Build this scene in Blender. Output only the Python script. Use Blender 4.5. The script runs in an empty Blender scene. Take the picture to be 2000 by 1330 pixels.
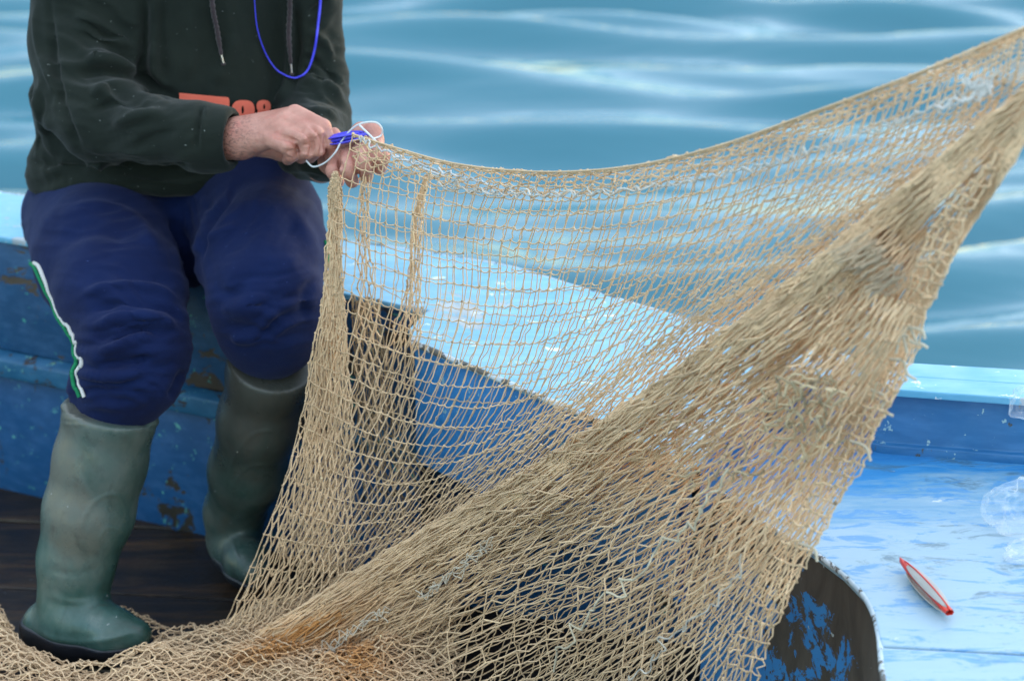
import bpy, math, random
import numpy as np
from mathutils import Vector
from mathutils.bvhtree import BVHTree
random.seed(7); RNG = np.random.default_rng(7)
R = math.radians
scn = bpy.context.scene
COL = scn.collection

# ------------------------------------------------------------------ camera
PITCH = R(20.0); F = 4167.0
CAMP = np.array([0.0, -2.667, 1.446])
cd = bpy.data.cameras.new('camera'); cam = bpy.data.objects.new('camera', cd); COL.objects.link(cam)
cam.location = CAMP; cam.rotation_euler = (R(90) - PITCH, 0, 0)
cd.sensor_width = 36; cd.lens = 75.0; cd.clip_start = 0.05; cd.clip_end = 3000
cd.dof.use_dof = True; cd.dof.focus_distance = 2.62; cd.dof.aperture_fstop = 4.5
scn.camera = cam
# ------------------------------------------------------------------ world and sun
SUN_EL, SUN_ROT = 11.0, 50.0
w = bpy.data.worlds.new('World'); scn.world = w; w.use_nodes = True
nt = w.node_tree; nt.nodes.clear()
so = nt.nodes.new('ShaderNodeOutputWorld'); sb = nt.nodes.new('ShaderNodeBackground'); sk = nt.nodes.new('ShaderNodeTexSky')
sk.sky_type = 'NISHITA'; sk.sun_disc = False; sk.sun_elevation = R(SUN_EL); sk.sun_rotation = R(SUN_ROT)
sk.air_density = 1.3; sk.dust_density = 0.7; sk.ozone_density = 2.5; sk.altitude = 0
sb.inputs[1].default_value = 0.15
nt.links.new(sk.outputs[0], sb.inputs[0]); nt.links.new(sb.outputs[0], so.inputs[0])
sd = bpy.data.lights.new('sun', 'SUN'); sun = bpy.data.objects.new('sun', sd); COL.objects.link(sun)
sd.energy = 1.3; sd.angle = R(150); sd.color = (0.93, 0.97, 1.0)
# soft overhead light from beyond the boat, slightly right
sun.rotation_euler = (R(4), R(14), 0)
scn.view_settings.view_transform = 'Standard'; scn.view_settings.look = 'None'
scn.view_settings.exposure = 1.5; scn.view_settings.gamma = 1.0
scn.render.engine = 'CYCLES'

# ------------------------------------------------------------------ projection helpers
SP, CP = math.sin(PITCH), math.cos(PITCH)
def W(px, py, Y):
    px = np.asarray(px, float); py = np.asarray(py, float); Y = np.asarray(Y, float)
    x = (px - 1000) / F; y = -(py - 665) / F
    dy = CP + SP * y; dz = -SP + CP * y
    t = (Y - CAMP[1]) / dy
    return np.stack([x * t, np.broadcast_to(Y, t.shape) + 0 * t, CAMP[2] + dz * t], -1)
def Wz(px, py, z):
    x = (px - 1000) / F; y = -(py - 665) / F
    dy = CP + SP * y; dz = -SP + CP * y
    t = (z - CAMP[2]) / dz
    return (x * t, CAMP[1] + dy * t, z)
def proj(P):
    d = P - CAMP
    dep = d[..., 1] * CP - d[..., 2] * SP
    u = d[..., 1] * SP + d[..., 2] * CP
    return 1000 + F * d[..., 0] / dep, 665 - F * u / dep, dep
def rad(px, py, Y, r):
    y = -(py - 665) / F
    return r * (Y - CAMP[1]) / (CP + SP * y) / F

# ------------------------------------------------------------------ object helpers
def tag(o, label=None, cat=None, group=None, kind=None):
    if label: o['label'] = label
    if cat: o['category'] = cat
    if group: o['group'] = group
    if kind: o['kind'] = kind
    return o
def empty(name, loc, label, cat, group=None):
    o = bpy.data.objects.new(name, None); COL.objects.link(o); o.location = loc; o.empty_display_size = 0.1
    bpy.context.view_layer.update()
    return tag(o, label, cat, group)
def mesh_obj(name, V, Fc, mat, parent=None, smooth=True, col=None):
    me = bpy.data.meshes.new(name)
    V = np.asarray(V, dtype=np.float32)
    if isinstance(Fc, np.ndarray):
        n, k = Fc.shape
        me.vertices.add(len(V)); me.vertices.foreach_set('co', V.ravel())
        me.loops.add(n * k); me.loops.foreach_set('vertex_index', Fc.astype(np.int32).ravel())
        me.polygons.add(n); me.polygons.foreach_set('loop_start', np.arange(0, n * k, k, dtype=np.int32))
        me.polygons.foreach_set('loop_total', np.full(n, k, dtype=np.int32))
        me.update(calc_edges=True)
    else:
        me.from_pydata([tuple(v) for v in V], [], Fc); me.update()
    if smooth:
        me.polygons.foreach_set('use_smooth', np.ones(len(me.polygons), dtype=bool))
    if col is not None:
        a = me.color_attributes.new('tint', 'FLOAT_COLOR', 'POINT')
        c = np.ones((len(V), 4), np.float32); c[:, :3] = col
        a.data.foreach_set('color', c.ravel())
    me.materials.append(mat)
    o = bpy.data.objects.new(name, me); COL.objects.link(o)
    if parent is not None:
        o.parent = parent; o.matrix_parent_inverse = parent.matrix_world.inverted()
    me.validate()
    return o

def tubes(P, r, sides=5, caps=False):
    """P (N,K,3) polylines, r scalar / (N,) / (N,K) -> verts, quads"""
    N, K, _ = P.shape
    T = np.gradient(P, axis=1); T /= np.linalg.norm(T, axis=-1, keepdims=True) + 1e-12
    ref = np.zeros_like(T); ref[..., 1] = 1.0
    bad = np.abs(T[..., 1]).max(1) > 0.92
    ref[bad] = (1, 0, 0)
    A = np.cross(T, ref); A /= np.linalg.norm(A, axis=-1, keepdims=True) + 1e-9
    B = np.cross(T, A)
    r = np.asarray(r, float)
    if r.ndim == 0: r = np.full((N, K), float(r))
    elif r.ndim == 1: r = np.repeat(r[:, None], K, 1)
    a = np.arange(sides) * 2 * math.pi / sides
    V = P[:, :, None, :] + r[:, :, None, None] * (A[:, :, None, :] * np.cos(a)[None, None, :, None] + B[:, :, None, :] * np.sin(a)[None, None, :, None])
    idx = np.arange(N * K * sides).reshape(N, K, sides)
    i0 = idx[:, :-1, :]; i1 = idx[:, 1:, :]
    Q = np.stack([i0, np.roll(i0, -1, 2), np.roll(i1, -1, 2), i1], -1).reshape(-1, 4)
    return V.reshape(-1, 3), Q
def crom(C, u):
    """Catmull-Rom along axis 0 of C at positions u in 0..1"""
    C = np.asarray(C, float); n = len(C)
    if n == 2:
        u = np.asarray(u, float); return C[0] + (C[1] - C[0]) * u.reshape((-1,) + (1,) * (C.ndim - 1))
    Cp = np.concatenate([[2 * C[0] - C[1]], C, [2 * C[-1] - C[-2]]])
    s = np.clip(np.asarray(u, float), 0, 1) * (n - 1); i = np.minimum(s.astype(int), n - 2); t = (s - i).reshape((-1,) + (1,) * (C.ndim - 1))
    p0, p1, p2, p3 = Cp[i], Cp[i + 1], Cp[i + 2], Cp[i + 3]
    return 0.5 * (2 * p1 + (p2 - p0) * t + (2 * p0 - 5 * p1 + 4 * p2 - p3) * t * t + (3 * p1 - p0 - 3 * p2 + p3) * t ** 3)
def cord(name, pts, r, mat, parent, n=60, sides=8):
    P = crom(np.array(pts), np.linspace(0, 1, n))[None]
    V, Q = tubes(P, r, sides)
    return mesh_obj(name, V, Q, mat, parent)

# value noise for sculpting
def vnoise(P, scale, seed=0):
    rg = np.random.default_rng(seed); T = rg.random((32, 32, 32)).astype(np.float32)
    q = np.asarray(P) * scale + 100.0
    i = np.floor(q).astype(int); f = q - i; f = f * f * (3 - 2 * f)
    def g(a, b, c): return T[(i[..., 0] + a) % 32, (i[..., 1] + b) % 32, (i[..., 2] + c) % 32]
    fx, fy, fz = f[..., 0], f[..., 1], f[..., 2]
    x00 = g(0,0,0)*(1-fx)+g(1,0,0)*fx; x10 = g(0,1,0)*(1-fx)+g(1,1,0)*fx
    x01 = g(0,0,1)*(1-fx)+g(1,0,1)*fx; x11 = g(0,1,1)*(1-fx)+g(1,1,1)*fx
    y0 = x00*(1-fy)+x10*fy; y1 = x01*(1-fy)+x11*fy
    return (y0*(1-fz)+y1*fz) * 2 - 1

# ------------------------------------------------------------------ signed-distance modelling
class SDF:
    def __init__(s, lo, hi, h):
        s.h = h; s.lo = np.array(lo, float)
        n = np.ceil((np.array(hi) - s.lo) / h).astype(int) + 1
        s.ax = [s.lo[k] + h * np.arange(n[k]) for k in range(3)]
        s.F = np.full(tuple(n), 0.5, np.float32)
    def region(s, lo, hi):
        sl = []
        for k in range(3):
            a = int(np.clip((lo[k] - s.lo[k]) / s.h, 0, len(s.ax[k]))); b = int(np.clip((hi[k] - s.lo[k]) / s.h + 2, 0, len(s.ax[k])))
            sl.append(slice(a, b))
        if any(q.start >= q.stop for q in sl): return None, None
        G = np.meshgrid(*[s.ax[k][sl[k]] for k in range(3)], indexing='ij')
        return tuple(sl), np.stack(G, -1).astype(np.float32)
    def cone(s, a, b, ra, rb, k=0.01, n=None, fl=1.0, mode='add'):
        a = np.array(a, float); b = np.array(b, float); rm = max(ra, rb) * max(1.0, fl) + k + 3 * s.h
        sl, P = s.region(np.minimum(a, b) - rm, np.maximum(a, b) + rm)
        if sl is None: return
        ab = b - a; L = float(ab @ ab) + 1e-12
        t = np.clip((P - a) @ ab / L, 0, 1); q = P - a - t[..., None] * ab
        r = ra + (rb - ra) * t
        if n is not None:
            n = np.array(n, float); n /= np.linalg.norm(n)
            c = q @ n; q = q + (c * (1 / fl - 1))[..., None] * n
        d = np.linalg.norm(q, axis=-1) - r
        Fo = s.F[sl]
        if mode == 'add':
            hh = np.clip(0.5 + 0.5 * (Fo - d) / k, 0, 1)
            s.F[sl] = Fo + (d - Fo) * hh - k * hh * (1 - hh)
        else:
            d = -d; hh = np.clip(0.5 - 0.5 * (Fo - d) / k, 0, 1)
            s.F[sl] = Fo + (d - Fo) * hh + k * hh * (1 - hh)
    def chain(s, pts, k=0.01, n=None, fl=1.0):
        """pts: (px,py,Y,rpx)"""
        Q = [(W(p[0], p[1], p[2]), rad(p[0], p[1], p[2], p[3])) for p in pts]
        for (a, ra), (b, rb) in zip(Q[:-1], Q[1:]): s.cone(a, b, ra, rb, k, n, fl)
    def clip(s, nrm, d, k=0.01, box=None):
        """keep nrm.p > d"""
        if box is None: box = ([a[0] for a in s.ax], [a[-1] for a in s.ax])
        sl, G = s.region(*box); Fo = s.F[sl]
        c = (d - G @ np.array(nrm, np.float32)).astype(np.float32); del G
        hh = np.clip(0.5 - 0.5 * (Fo - c) / k, 0, 1)
        s.F[sl] = Fo + (c - Fo) * hh + k * hh * (1 - hh)
    def mesh(s):
        Fv = s.F; n = np.array(Fv.shape); ins = Fv < 0
        cs = [(0,0,0),(1,0,0),(0,1,0),(1,1,0),(0,0,1),(1,0,1),(0,1,1),(1,1,1)]
        def sub(A, c): return A[c[0]:n[0]-1+c[0], c[1]:n[1]-1+c[1], c[2]:n[2]-1+c[2]]
        cnt = sum(sub(ins, c).astype(np.int8) for c in cs)
        act = (cnt > 0) & (cnt < 8)
        I = np.argwhere(act); vid = np.full(act.shape, -1, np.int64); vid[act] = np.arange(len(I))
        acc = np.zeros((len(I), 3)); num = np.zeros(len(I))
        for x in range(8):
            for ax in range(3):
                c = cs[x]
                if c[ax]: continue
                c2 = list(c); c2[ax] = 1
                f0 = Fv[I[:,0]+c[0], I[:,1]+c[1], I[:,2]+c[2]]; f1 = Fv[I[:,0]+c2[0], I[:,1]+c2[1], I[:,2]+c2[2]]
                m = (f0 < 0) != (f1 < 0)
                t = np.where(m, f0 / np.where(m, f0 - f1, 1), 0)
                p = np.tile(np.array(c, float), (len(I), 1)); p[:, ax] += t
                acc[m] += p[m]; num[m] += 1
        V = s.lo + s.h * (I + acc / num[:, None])
        faces = []
        for ax in range(3):
            o = [0, 0, 0]; o[ax] = 1
            A = ins[:n[0]-o[0], :n[1]-o[1], :n[2]-o[2]]; Bv = ins[o[0]:, o[1]:, o[2]:]
            E = np.argwhere(A != Bv); u, v = (ax + 1) % 3, (ax + 2) % 3
            E = E[(E[:, u] > 0) & (E[:, v] > 0) & (E[:, u] < n[u]-1) & (E[:, v] < n[v]-1)]
            du = np.zeros(3, int); du[u] = 1; dv = np.zeros(3, int); dv[v] = 1
            q = [vid[tuple((E - a).T)] for a in (0 * du, du, du + dv, dv)]
            Q = np.stack(q, -1); fl = ~A[tuple(E.T)]
            Q[fl] = Q[fl][:, ::-1]; faces.append(Q)
        Q = np.concatenate(faces); Q = Q[(Q >= 0).all(1)]
        return V, Q
def vnormals(V, Q):
    a = V[Q[:, 2]] - V[Q[:, 0]]; b = V[Q[:, 3]] - V[Q[:, 1]]; fn = np.cross(a, b)
    N = np.zeros_like(V)
    for k in range(4):
        for c in range(3): N[:, c] += np.bincount(Q[:, k], fn[:, c], len(V))
    return N / (np.linalg.norm(N, axis=1, keepdims=True) + 1e-12)
def smooth(V, Q, it=2, lam=0.5):
    e = np.concatenate([Q[:, [0, 1]], Q[:, [1, 2]], Q[:, [2, 3]], Q[:, [3, 0]]])
    deg = np.bincount(e[:, 0], minlength=len(V)) + np.bincount(e[:, 1], minlength=len(V))
    for _ in range(it):
        S = np.zeros_like(V)
        for c in range(3):
            S[:, c] = np.bincount(e[:, 0], V[e[:, 1], c], len(V)) + np.bincount(e[:, 1], V[e[:, 0], c], len(V))
        V = V + lam * (S / deg[:, None] - V)
    return V
def folds(V, Q, FL):
    """FL: list of (polyline px, width px, height m). Cloth ridges (h>0) and creases (h<0) on the side the wearer turns outwards"""
    N = vnormals(V, Q); px, py, dep = proj(V)
    view = (CAMP - V); view /= np.linalg.norm(view, axis=1, keepdims=True)
    face = np.clip((N * view).sum(1) * 1.8 + 0.55, 0, 1)
    D = np.zeros(len(V))
    for pl, wd, h in FL:
        pl = crom(np.array(pl, float), np.linspace(0, 1, 18))
        m = (px > pl[:, 0].min() - 3 * wd) & (px < pl[:, 0].max() + 3 * wd) & (py > pl[:, 1].min() - 3 * wd) & (py < pl[:, 1].max() + 3 * wd)
        X = np.stack([px[m], py[m]], -1); best = np.full(len(X), 1e9); bt = np.zeros(len(X))
        for i in range(len(pl) - 1):
            a, b = pl[i], pl[i + 1]; ab = b - a; t = np.clip((X - a) @ ab / (ab @ ab + 1e-9), 0, 1)
            d = np.linalg.norm(X - a - t[:, None] * ab, axis=1)
            g = d < best; best[g] = d[g]; bt[g] = (i + t[g]) / (len(pl) - 1)
        taper = np.clip(np.sin(np.pi * np.clip(bt, 0.02, 0.98)) * 1.6, 0, 1)
        D[m] += h * np.exp(-(best / wd) ** 2) * taper
    return V + N * (D * face)[:, None]

# ------------------------------------------------------------------ materials
def mat_new(name):
    m = bpy.data.materials.new(name); m.use_nodes = True; t = m.node_tree
    return m, t, t.nodes['Principled BSDF']
def node(t, ty, **kw):
    n = t.nodes.new(ty)
    for k, v in kw.items():
        if k == 'loc': continue
        if k in n.inputs.keys() if isinstance(k, str) else False: n.inputs[k].default_value = v
        else: setattr(n, k, v)
    return n
def noise(t, scale, detail=4, rough=0.55, stretch=None, dist=0.0, rot=None):
    tc = t.nodes.new('ShaderNodeTexCoord'); mp = t.nodes.new('ShaderNodeMapping')
    if stretch: mp.inputs['Scale'].default_value = stretch
    if rot: mp.inputs['Rotation'].default_value = rot
    n = t.nodes.new('ShaderNodeTexNoise'); n.inputs['Scale'].default_value = scale; n.inputs['Detail'].default_value = detail
    n.inputs['Roughness'].default_value = rough; n.inputs['Distortion'].default_value = dist
    t.links.new(tc.outputs['Object'], mp.inputs[0]); t.links.new(mp.outputs[0], n.inputs['Vector'])
    return n.outputs['Fac']
def ramp(t, fac, stops, interp='LINEAR'):
    r = t.nodes.new('ShaderNodeValToRGB'); r.color_ramp.interpolation = interp
    while len(r.color_ramp.elements) < len(stops): r.color_ramp.elements.new(0.5)
    for e, (p, c) in zip(r.color_ramp.elements, stops):
        e.position = p; e.color = (c, c, c, 1) if isinstance(c, (int, float)) else (*c, 1)
    t.links.new(fac, r.inputs[0]); return r.outputs[0]
def mix(t, fac, a, b):
    m = t.nodes.new('ShaderNodeMix'); m.data_type = 'RGBA'
    for s, v in ((0, fac), (6, a), (7, b)):
        if hasattr(v, 'links'): t.links.new(v, m.inputs[s])
        else: m.inputs[s].default_value = v if s == 0 else (*v, 1)
    return m.outputs[2]
def mth(t, op, a, b=0.5):
    m = t.nodes.new('ShaderNodeMath'); m.operation = op
    for s, v in ((0, a), (1, b)):
        if hasattr(v, 'links'): t.links.new(v, m.inputs[s])
        else: m.inputs[s].default_value = v
    return m.outputs[0]
def bump(t, bs, h, strength=0.3, dist=0.002):
    b = t.nodes.new('ShaderNodeBump'); b.inputs['Strength'].default_value = strength; b.inputs['Distance'].default_value = dist
    t.links.new(h, b.inputs['Height']); t.links.new(b.outputs[0], bs.inputs['Normal']); return b
def coord(t, axis):
    tc = t.nodes.new('ShaderNodeNewGeometry'); s = t.nodes.new('ShaderNodeSeparateXYZ')
    t.links.new(tc.outputs['Position'], s.inputs[0]); return s.outputs[axis]

def paint(name, c1, c2, chip, amount=0.62, chip2=None, scale=14, rough=0.45, stretch=(1, 1, 1), spec=0.5, worn=None):
    """old boat paint: two tones, brush streaks, chips down to wood / older coats"""
    m, t, b = mat_new(name)
    n1 = noise(t, 5, 5, 0.6); base = mix(t, ramp(t, n1, [(0.35, 0), (0.68, 1)]), c1, c2)
    st = noise(t, 60, 4, 0.6, (0.12, 1, 1), rot=(0, 0, R(-27)))
    base = mix(t, ramp(t, st, [(0.45, 0), (0.75, 0.35)]), base, tuple(min(1, x * 1.5 + 0.05) for x in c2))
    n2 = mth(t, 'ADD', noise(t, scale, 9, 0.72, stretch, 0.4), mth(t, 'MULTIPLY', mth(t, 'SUBTRACT', noise(t, 4.5, 3), 0.5), 0.45))
    mask = ramp(t, n2, [(amount, 0), (amount + 0.02, 1)])
    cc = mix(t, noise(t, 30, 4), chip, tuple(x * 0.45 for x in chip))
    col = mix(t, mask, base, cc)
    if chip2:
        n3 = noise(t, scale * 3.1, 6, 0.7, stretch, 0.2); m2 = ramp(t, n3, [(0.63, 0), (0.64, 1)])
        col = mix(t, m2, col, chip2)
    t.links.new(col, b.inputs['Base Color'])
    rr = ramp(t, noise(t, 22, 5), [(0.3, rough - 0.1), (0.75, rough + 0.2)]); t.links.new(rr, b.inputs['Roughness'])
    b.inputs['Specular IOR Level'].default_value = spec
    hgt = mth(t, 'SUBTRACT', mth(t, 'MULTIPLY', noise(t, 90, 5, 0.6, (0.3, 1, 1)), 0.35), mask)
    bump(t, b, hgt, 0.5, 0.0015)
    return m
M = {}
M['top'] = paint('faded blue deck paint with skylight tone', (0.10, 0.36, 0.56), (0.19, 0.44, 0.62), (0.50, 0.58, 0.64), 0.60, (0.72, 0.78, 0.80), 9, 0.38)  # faded paint; skylight on the upward faces also put into the pale colour
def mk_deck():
    m, t, b = mat_new('scuffed blue deck paint with painted sky haze')
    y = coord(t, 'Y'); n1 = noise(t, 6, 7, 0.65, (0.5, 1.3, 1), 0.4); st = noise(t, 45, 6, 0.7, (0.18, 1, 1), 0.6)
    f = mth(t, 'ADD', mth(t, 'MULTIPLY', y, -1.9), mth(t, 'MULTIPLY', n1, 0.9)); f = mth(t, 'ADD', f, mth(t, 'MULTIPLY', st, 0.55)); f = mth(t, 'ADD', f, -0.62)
    col = ramp(t, f, [(0.30, (0.02, 0.17, 0.46)), (0.50, (0.04, 0.25, 0.55)), (0.62, (0.15, 0.34, 0.52)), (0.80, (0.31, 0.46, 0.57))])  # paler towards the near side: scuffing plus sky reflection painted into the colour
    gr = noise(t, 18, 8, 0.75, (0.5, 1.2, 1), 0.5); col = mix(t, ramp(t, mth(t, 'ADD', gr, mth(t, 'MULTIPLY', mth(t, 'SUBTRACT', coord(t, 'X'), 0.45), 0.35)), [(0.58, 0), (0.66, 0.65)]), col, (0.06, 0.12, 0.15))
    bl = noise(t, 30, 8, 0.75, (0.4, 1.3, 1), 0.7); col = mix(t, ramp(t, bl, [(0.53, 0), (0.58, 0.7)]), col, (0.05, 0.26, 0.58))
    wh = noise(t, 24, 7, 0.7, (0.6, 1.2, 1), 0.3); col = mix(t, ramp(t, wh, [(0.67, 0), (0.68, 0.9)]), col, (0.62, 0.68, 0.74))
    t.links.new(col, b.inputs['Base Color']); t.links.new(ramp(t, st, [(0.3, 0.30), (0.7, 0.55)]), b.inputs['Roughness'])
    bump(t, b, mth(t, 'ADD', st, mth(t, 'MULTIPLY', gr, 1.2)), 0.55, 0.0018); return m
M['deck_old'] = paint('scuffed blue deck paint with whitish sky sheen', (0.10, 0.33, 0.62), (0.42, 0.55, 0.74), (0.16, 0.16, 0.15), 0.66, (0.62, 0.70, 0.76), 8, 0.36, (0.5, 1.4, 1))  # whitish tone is part fading, part painted sky gloss
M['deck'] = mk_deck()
M['face'] = paint('blue hull paint darkened for shade', (0.005, 0.062, 0.18), (0.008, 0.082, 0.23), (0.05, 0.045, 0.035), 0.60, (0.10, 0.36, 0.34), 16, 0.45)  # side faces: shade put into the base colour
M['peel'] = paint('peeling blue paint darkened for shade', (0.005, 0.055, 0.145), (0.008, 0.075, 0.19), (0.085, 0.062, 0.042), 0.505, (0.06, 0.32, 0.28), 10, 0.5, (1, 1, 1.2))  # real peeling; blue lowered to carry the shade on this wall
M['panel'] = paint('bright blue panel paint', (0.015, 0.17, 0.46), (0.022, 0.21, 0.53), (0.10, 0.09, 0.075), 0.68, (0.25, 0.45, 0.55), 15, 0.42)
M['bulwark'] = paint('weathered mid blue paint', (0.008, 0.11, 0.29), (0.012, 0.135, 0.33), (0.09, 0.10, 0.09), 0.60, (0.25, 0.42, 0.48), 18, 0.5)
M['strake'] = paint('worn teal strake paint darkened for shade', (0.007, 0.08, 0.18), (0.015, 0.125, 0.24), (0.05, 0.03, 0.02), 0.54, (0.16, 0.40, 0.34), 26, 0.5)  # real wear; base tones lowered to hold the shade along the side
M['edge'] = paint('chalky pale edge paint', (0.42, 0.56, 0.68), (0.60, 0.68, 0.74), (0.16, 0.16, 0.15), 0.52, None, 34, 0.6)

def mk_cockpit():
    m, t, b = mat_new('bare grey wood with blue paint remains')
    z = coord(t, 'Z'); x = coord(t, 'Y')
    g = mth(t, 'ADD', mth(t, 'MULTIPLY', z, -1.7), 0.55)           # more paint lower down
    n = mth(t, 'ADD', noise(t, 34, 9, 0.75, (1, 1, 0.8), 0.5), mth(t, 'MULTIPLY', mth(t, 'SUBTRACT', noise(t, 9, 4, 0.6), 0.5), 0.9))
    f = mth(t, 'ADD', mth(t, 'MULTIPLY', n, 1.0), mth(t, 'MULTIPLY', g, 1.0))
    f = mth(t, 'ADD', f, mth(t, 'MULTIPLY', x, 0.55))
    mask = ramp(t, f, [(0.425, 0), (0.445, 1)])
    grain = noise(t, 24, 7, 0.7, (1, 1, 0.35), 0.6)
    wood = mix(t, ramp(t, grain, [(0.3, 0), (0.7, 1)]), (0.045, 0.037, 0.031), (0.115, 0.098, 0.082))
    blue = mix(t, noise(t, 12, 4), (0.02, 0.16, 0.48), (0.06, 0.30, 0.66))
    col = mix(t, mask, wood, blue)
    col = mix(t, ramp(t, noise(t, 55, 3), [(0.74, 0), (0.75, 1)]), col, (0.4, 0.44, 0.44))
    t.links.new(col, b.inputs['Base Color']); b.inputs['Roughness'].default_value = 0.6
    bump(t, b, mth(t, 'ADD', mth(t, 'MULTIPLY', grain, 0.5), mask), 0.5, 0.0015)
    return m
M['cockpit'] = mk_cockpit()
def mk_floor():
    m, t, b = mat_new('wet dark floor boards')
    g = noise(t, 26, 8, 0.7, (0.10, 1, 1), 0.5)
    col = ramp(t, g, [(0.34, (0.004, 0.003, 0.003)), (0.50, (0.014, 0.009, 0.006)), (0.63, (0.05, 0.026, 0.010)), (0.74, (0.19, 0.085, 0.018))])
    sp = noise(t, 130, 2); col = mix(t, ramp(t, sp, [(0.76, 0), (0.77, 1)]), col, (0.22, 0.25, 0.28))
    t.links.new(col, b.inputs['Base Color']); t.links.new(ramp(t, noise(t, 15, 4), [(0.3, 0.28), (0.7, 0.65)]), b.inputs['Roughness'])
    bump(t, b, g, 0.6, 0.003); return m
M['floor'] = mk_floor()
def mk_water():
    m, t, b = mat_new('harbour water')
    b.inputs['Base Color'].default_value = (0.028, 0.158, 0.215, 1); b.inputs['Roughness'].default_value = 0.06
    b.inputs['IOR'].default_value = 1.5; b.inputs['Specular IOR Level'].default_value = 0.5
    h = noise(t, 3.2, 3, 0.5, (0.35, 1.5, 1)); bump(t, b, h, 0.3, 0.05); return m
M['water'] = mk_water()
def cloth(name, c1, c2, sc=900, rough=0.9, sheen=0.3, wr=0.25, sheen_col=(1, 1, 1), flecks=None):
    m, t, b = mat_new(name)
    n = noise(t, 9, 5, 0.6); col = mix(t, ramp(t, n, [(0.3, 0), (0.7, 1)]), c1, c2)
    if flecks:
        f = noise(t, 270, 2, 0.5, (0.6, 1, 1)); col = mix(t, ramp(t, f, [(0.745, 0), (0.765, 1)]), col, flecks)
    t.links.new(col, b.inputs['Base Color'])
    b.inputs['Roughness'].default_value = rough; b.inputs['Sheen Weight'].default_value = sheen; b.inputs['Sheen Roughness'].default_value = 0.5
    b.inputs['Sheen Tint'].default_value = (*sheen_col, 1); b.inputs['Specular IOR Level'].default_value = 0.2
    f1 = noise(t, sc, 2); f2 = noise(t, 38, 4, 0.55, (1, 1, 1.6)); f3 = noise(t, 14, 3, 0.5)
    h = mth(t, 'ADD', mth(t, 'MULTIPLY', f1, 0.06), mth(t, 'ADD', mth(t, 'MULTIPLY', f2, 0.35), f3))
    bump(t, b, h, wr, 0.012); return m
M['hoodie'] = cloth('dark green fleece', (0.0068, 0.0112, 0.0090), (0.0120, 0.0172, 0.0132), sheen=0.08, flecks=(0.16, 0.18, 0.17))
M['hoodie_panel'] = M['hoodie']
M['trousers'] = cloth('navy jersey', (0.0014, 0.0056, 0.035), (0.0026, 0.0112, 0.060), sheen=0.08, sheen_col=(0.5, 0.55, 1), flecks=(0.03, 0.05, 0.16))
M['print'] = cloth('orange red print', (0.62, 0.12, 0.075), (0.72, 0.16, 0.10), rough=0.8, sheen=0.0, wr=0.1)
M['string'] = cloth('dark braided string', (0.02, 0.014, 0.016), (0.05, 0.035, 0.04), rough=0.9, wr=0.3)
M['white_piping'] = cloth('white piping', (0.5, 0.5, 0.48), (0.62, 0.62, 0.6), sheen=0, wr=0.1)
M['green_piping'] = cloth('green piping', (0.01, 0.16, 0.07), (0.015, 0.22, 0.09), sheen=0, wr=0.1)
def simple(name, c, rough=0.4, metal=0.0, trans=0.0, alpha=1.0, coat=0.0, sub=0.0):
    m, t, b = mat_new(name)
    n = noise(t, 40, 3); col = mix(t, n, tuple(x * 0.85 for x in c), tuple(min(1, x * 1.12) for x in c)); t.links.new(col, b.inputs['Base Color'])
    b.inputs['Roughness'].default_value = rough; b.inputs['Metallic'].default_value = metal
    b.inputs['Transmission Weight'].default_value = trans; b.inputs['Alpha'].default_value = alpha; b.inputs['Coat Weight'].default_value = coat
    return m
M['metal'] = simple('metal tip', (0.6, 0.6, 0.6), 0.3, 1.0)
M['cord_blue'] = simple('bright blue violet cord', (0.06, 0.06, 0.75), 0.35)
M['needle_violet'] = simple('violet plastic needle', (0.09, 0.08, 0.72), 0.3)
M['twine_white'] = simple('white nylon twine', (0.62, 0.66, 0.68), 0.5)
M['red_plastic'] = simple('red plastic', (0.72, 0.05, 0.03), 0.35)
M['twine_grey'] = simple('wound pale grey twine', (0.42, 0.44, 0.43), 0.7)
M['sole'] = simple('black blue rubber sole', (0.008, 0.011, 0.018), 0.45)
def mk_skin():
    m, t, b = mat_new('weathered skin')
    n = noise(t, 28, 5, 0.6); col = mix(t, ramp(t, n, [(0.3, 0), (0.7, 1)]), (0.42, 0.175, 0.13), (0.57, 0.29, 0.225))
    red = noise(t, 60, 3); col = mix(t, ramp(t, red, [(0.55, 0), (0.8, 0.5)]), col, (0.52, 0.15, 0.12))
    # dark arm hair near the wrist
    hair = noise(t, 420, 3, 0.6, (0.35, 1, 1), rot=(0, R(35), 0)); 
    x = coord(t, 'X'); hz = ramp(t, mth(t, 'MULTIPLY', mth(t, 'ADD', x, 0.325), -16.0), [(0.0, 0), (0.9, 1)])
    hm = mth(t, 'MULTIPLY', ramp(t, hair, [(0.5, 0), (0.62, 0.75)]), hz)
    col = mix(t, hm, col, (0.07, 0.045, 0.035))
    t.links.new(col, b.inputs['Base Color']); b.inputs['Roughness'].default_value = 0.52
    b.inputs['Subsurface Weight'].default_value = 0.03; b.inputs['Subsurface Radius'].default_value = (0.008, 0.003, 0.002); b.inputs['Subsurface Scale'].default_value = 0.6
    h = mth(t, 'ADD', noise(t, 160, 4), mth(t, 'MULTIPLY', noise(t, 500, 2), 0.5)); bump(t, b, mth(t, 'ADD', h, mth(t, 'MULTIPLY', noise(t, 55, 4, 0.6, (1, 1, 2.2)), 2.0)), 0.6, 0.0014)
    return m
M['skin'] = mk_skin()
M['hair'] = simple('dark hair', (0.02, 0.016, 0.013), 0.7)
M['eye'] = simple('eye white', (0.7, 0.68, 0.65), 0.2)
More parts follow.
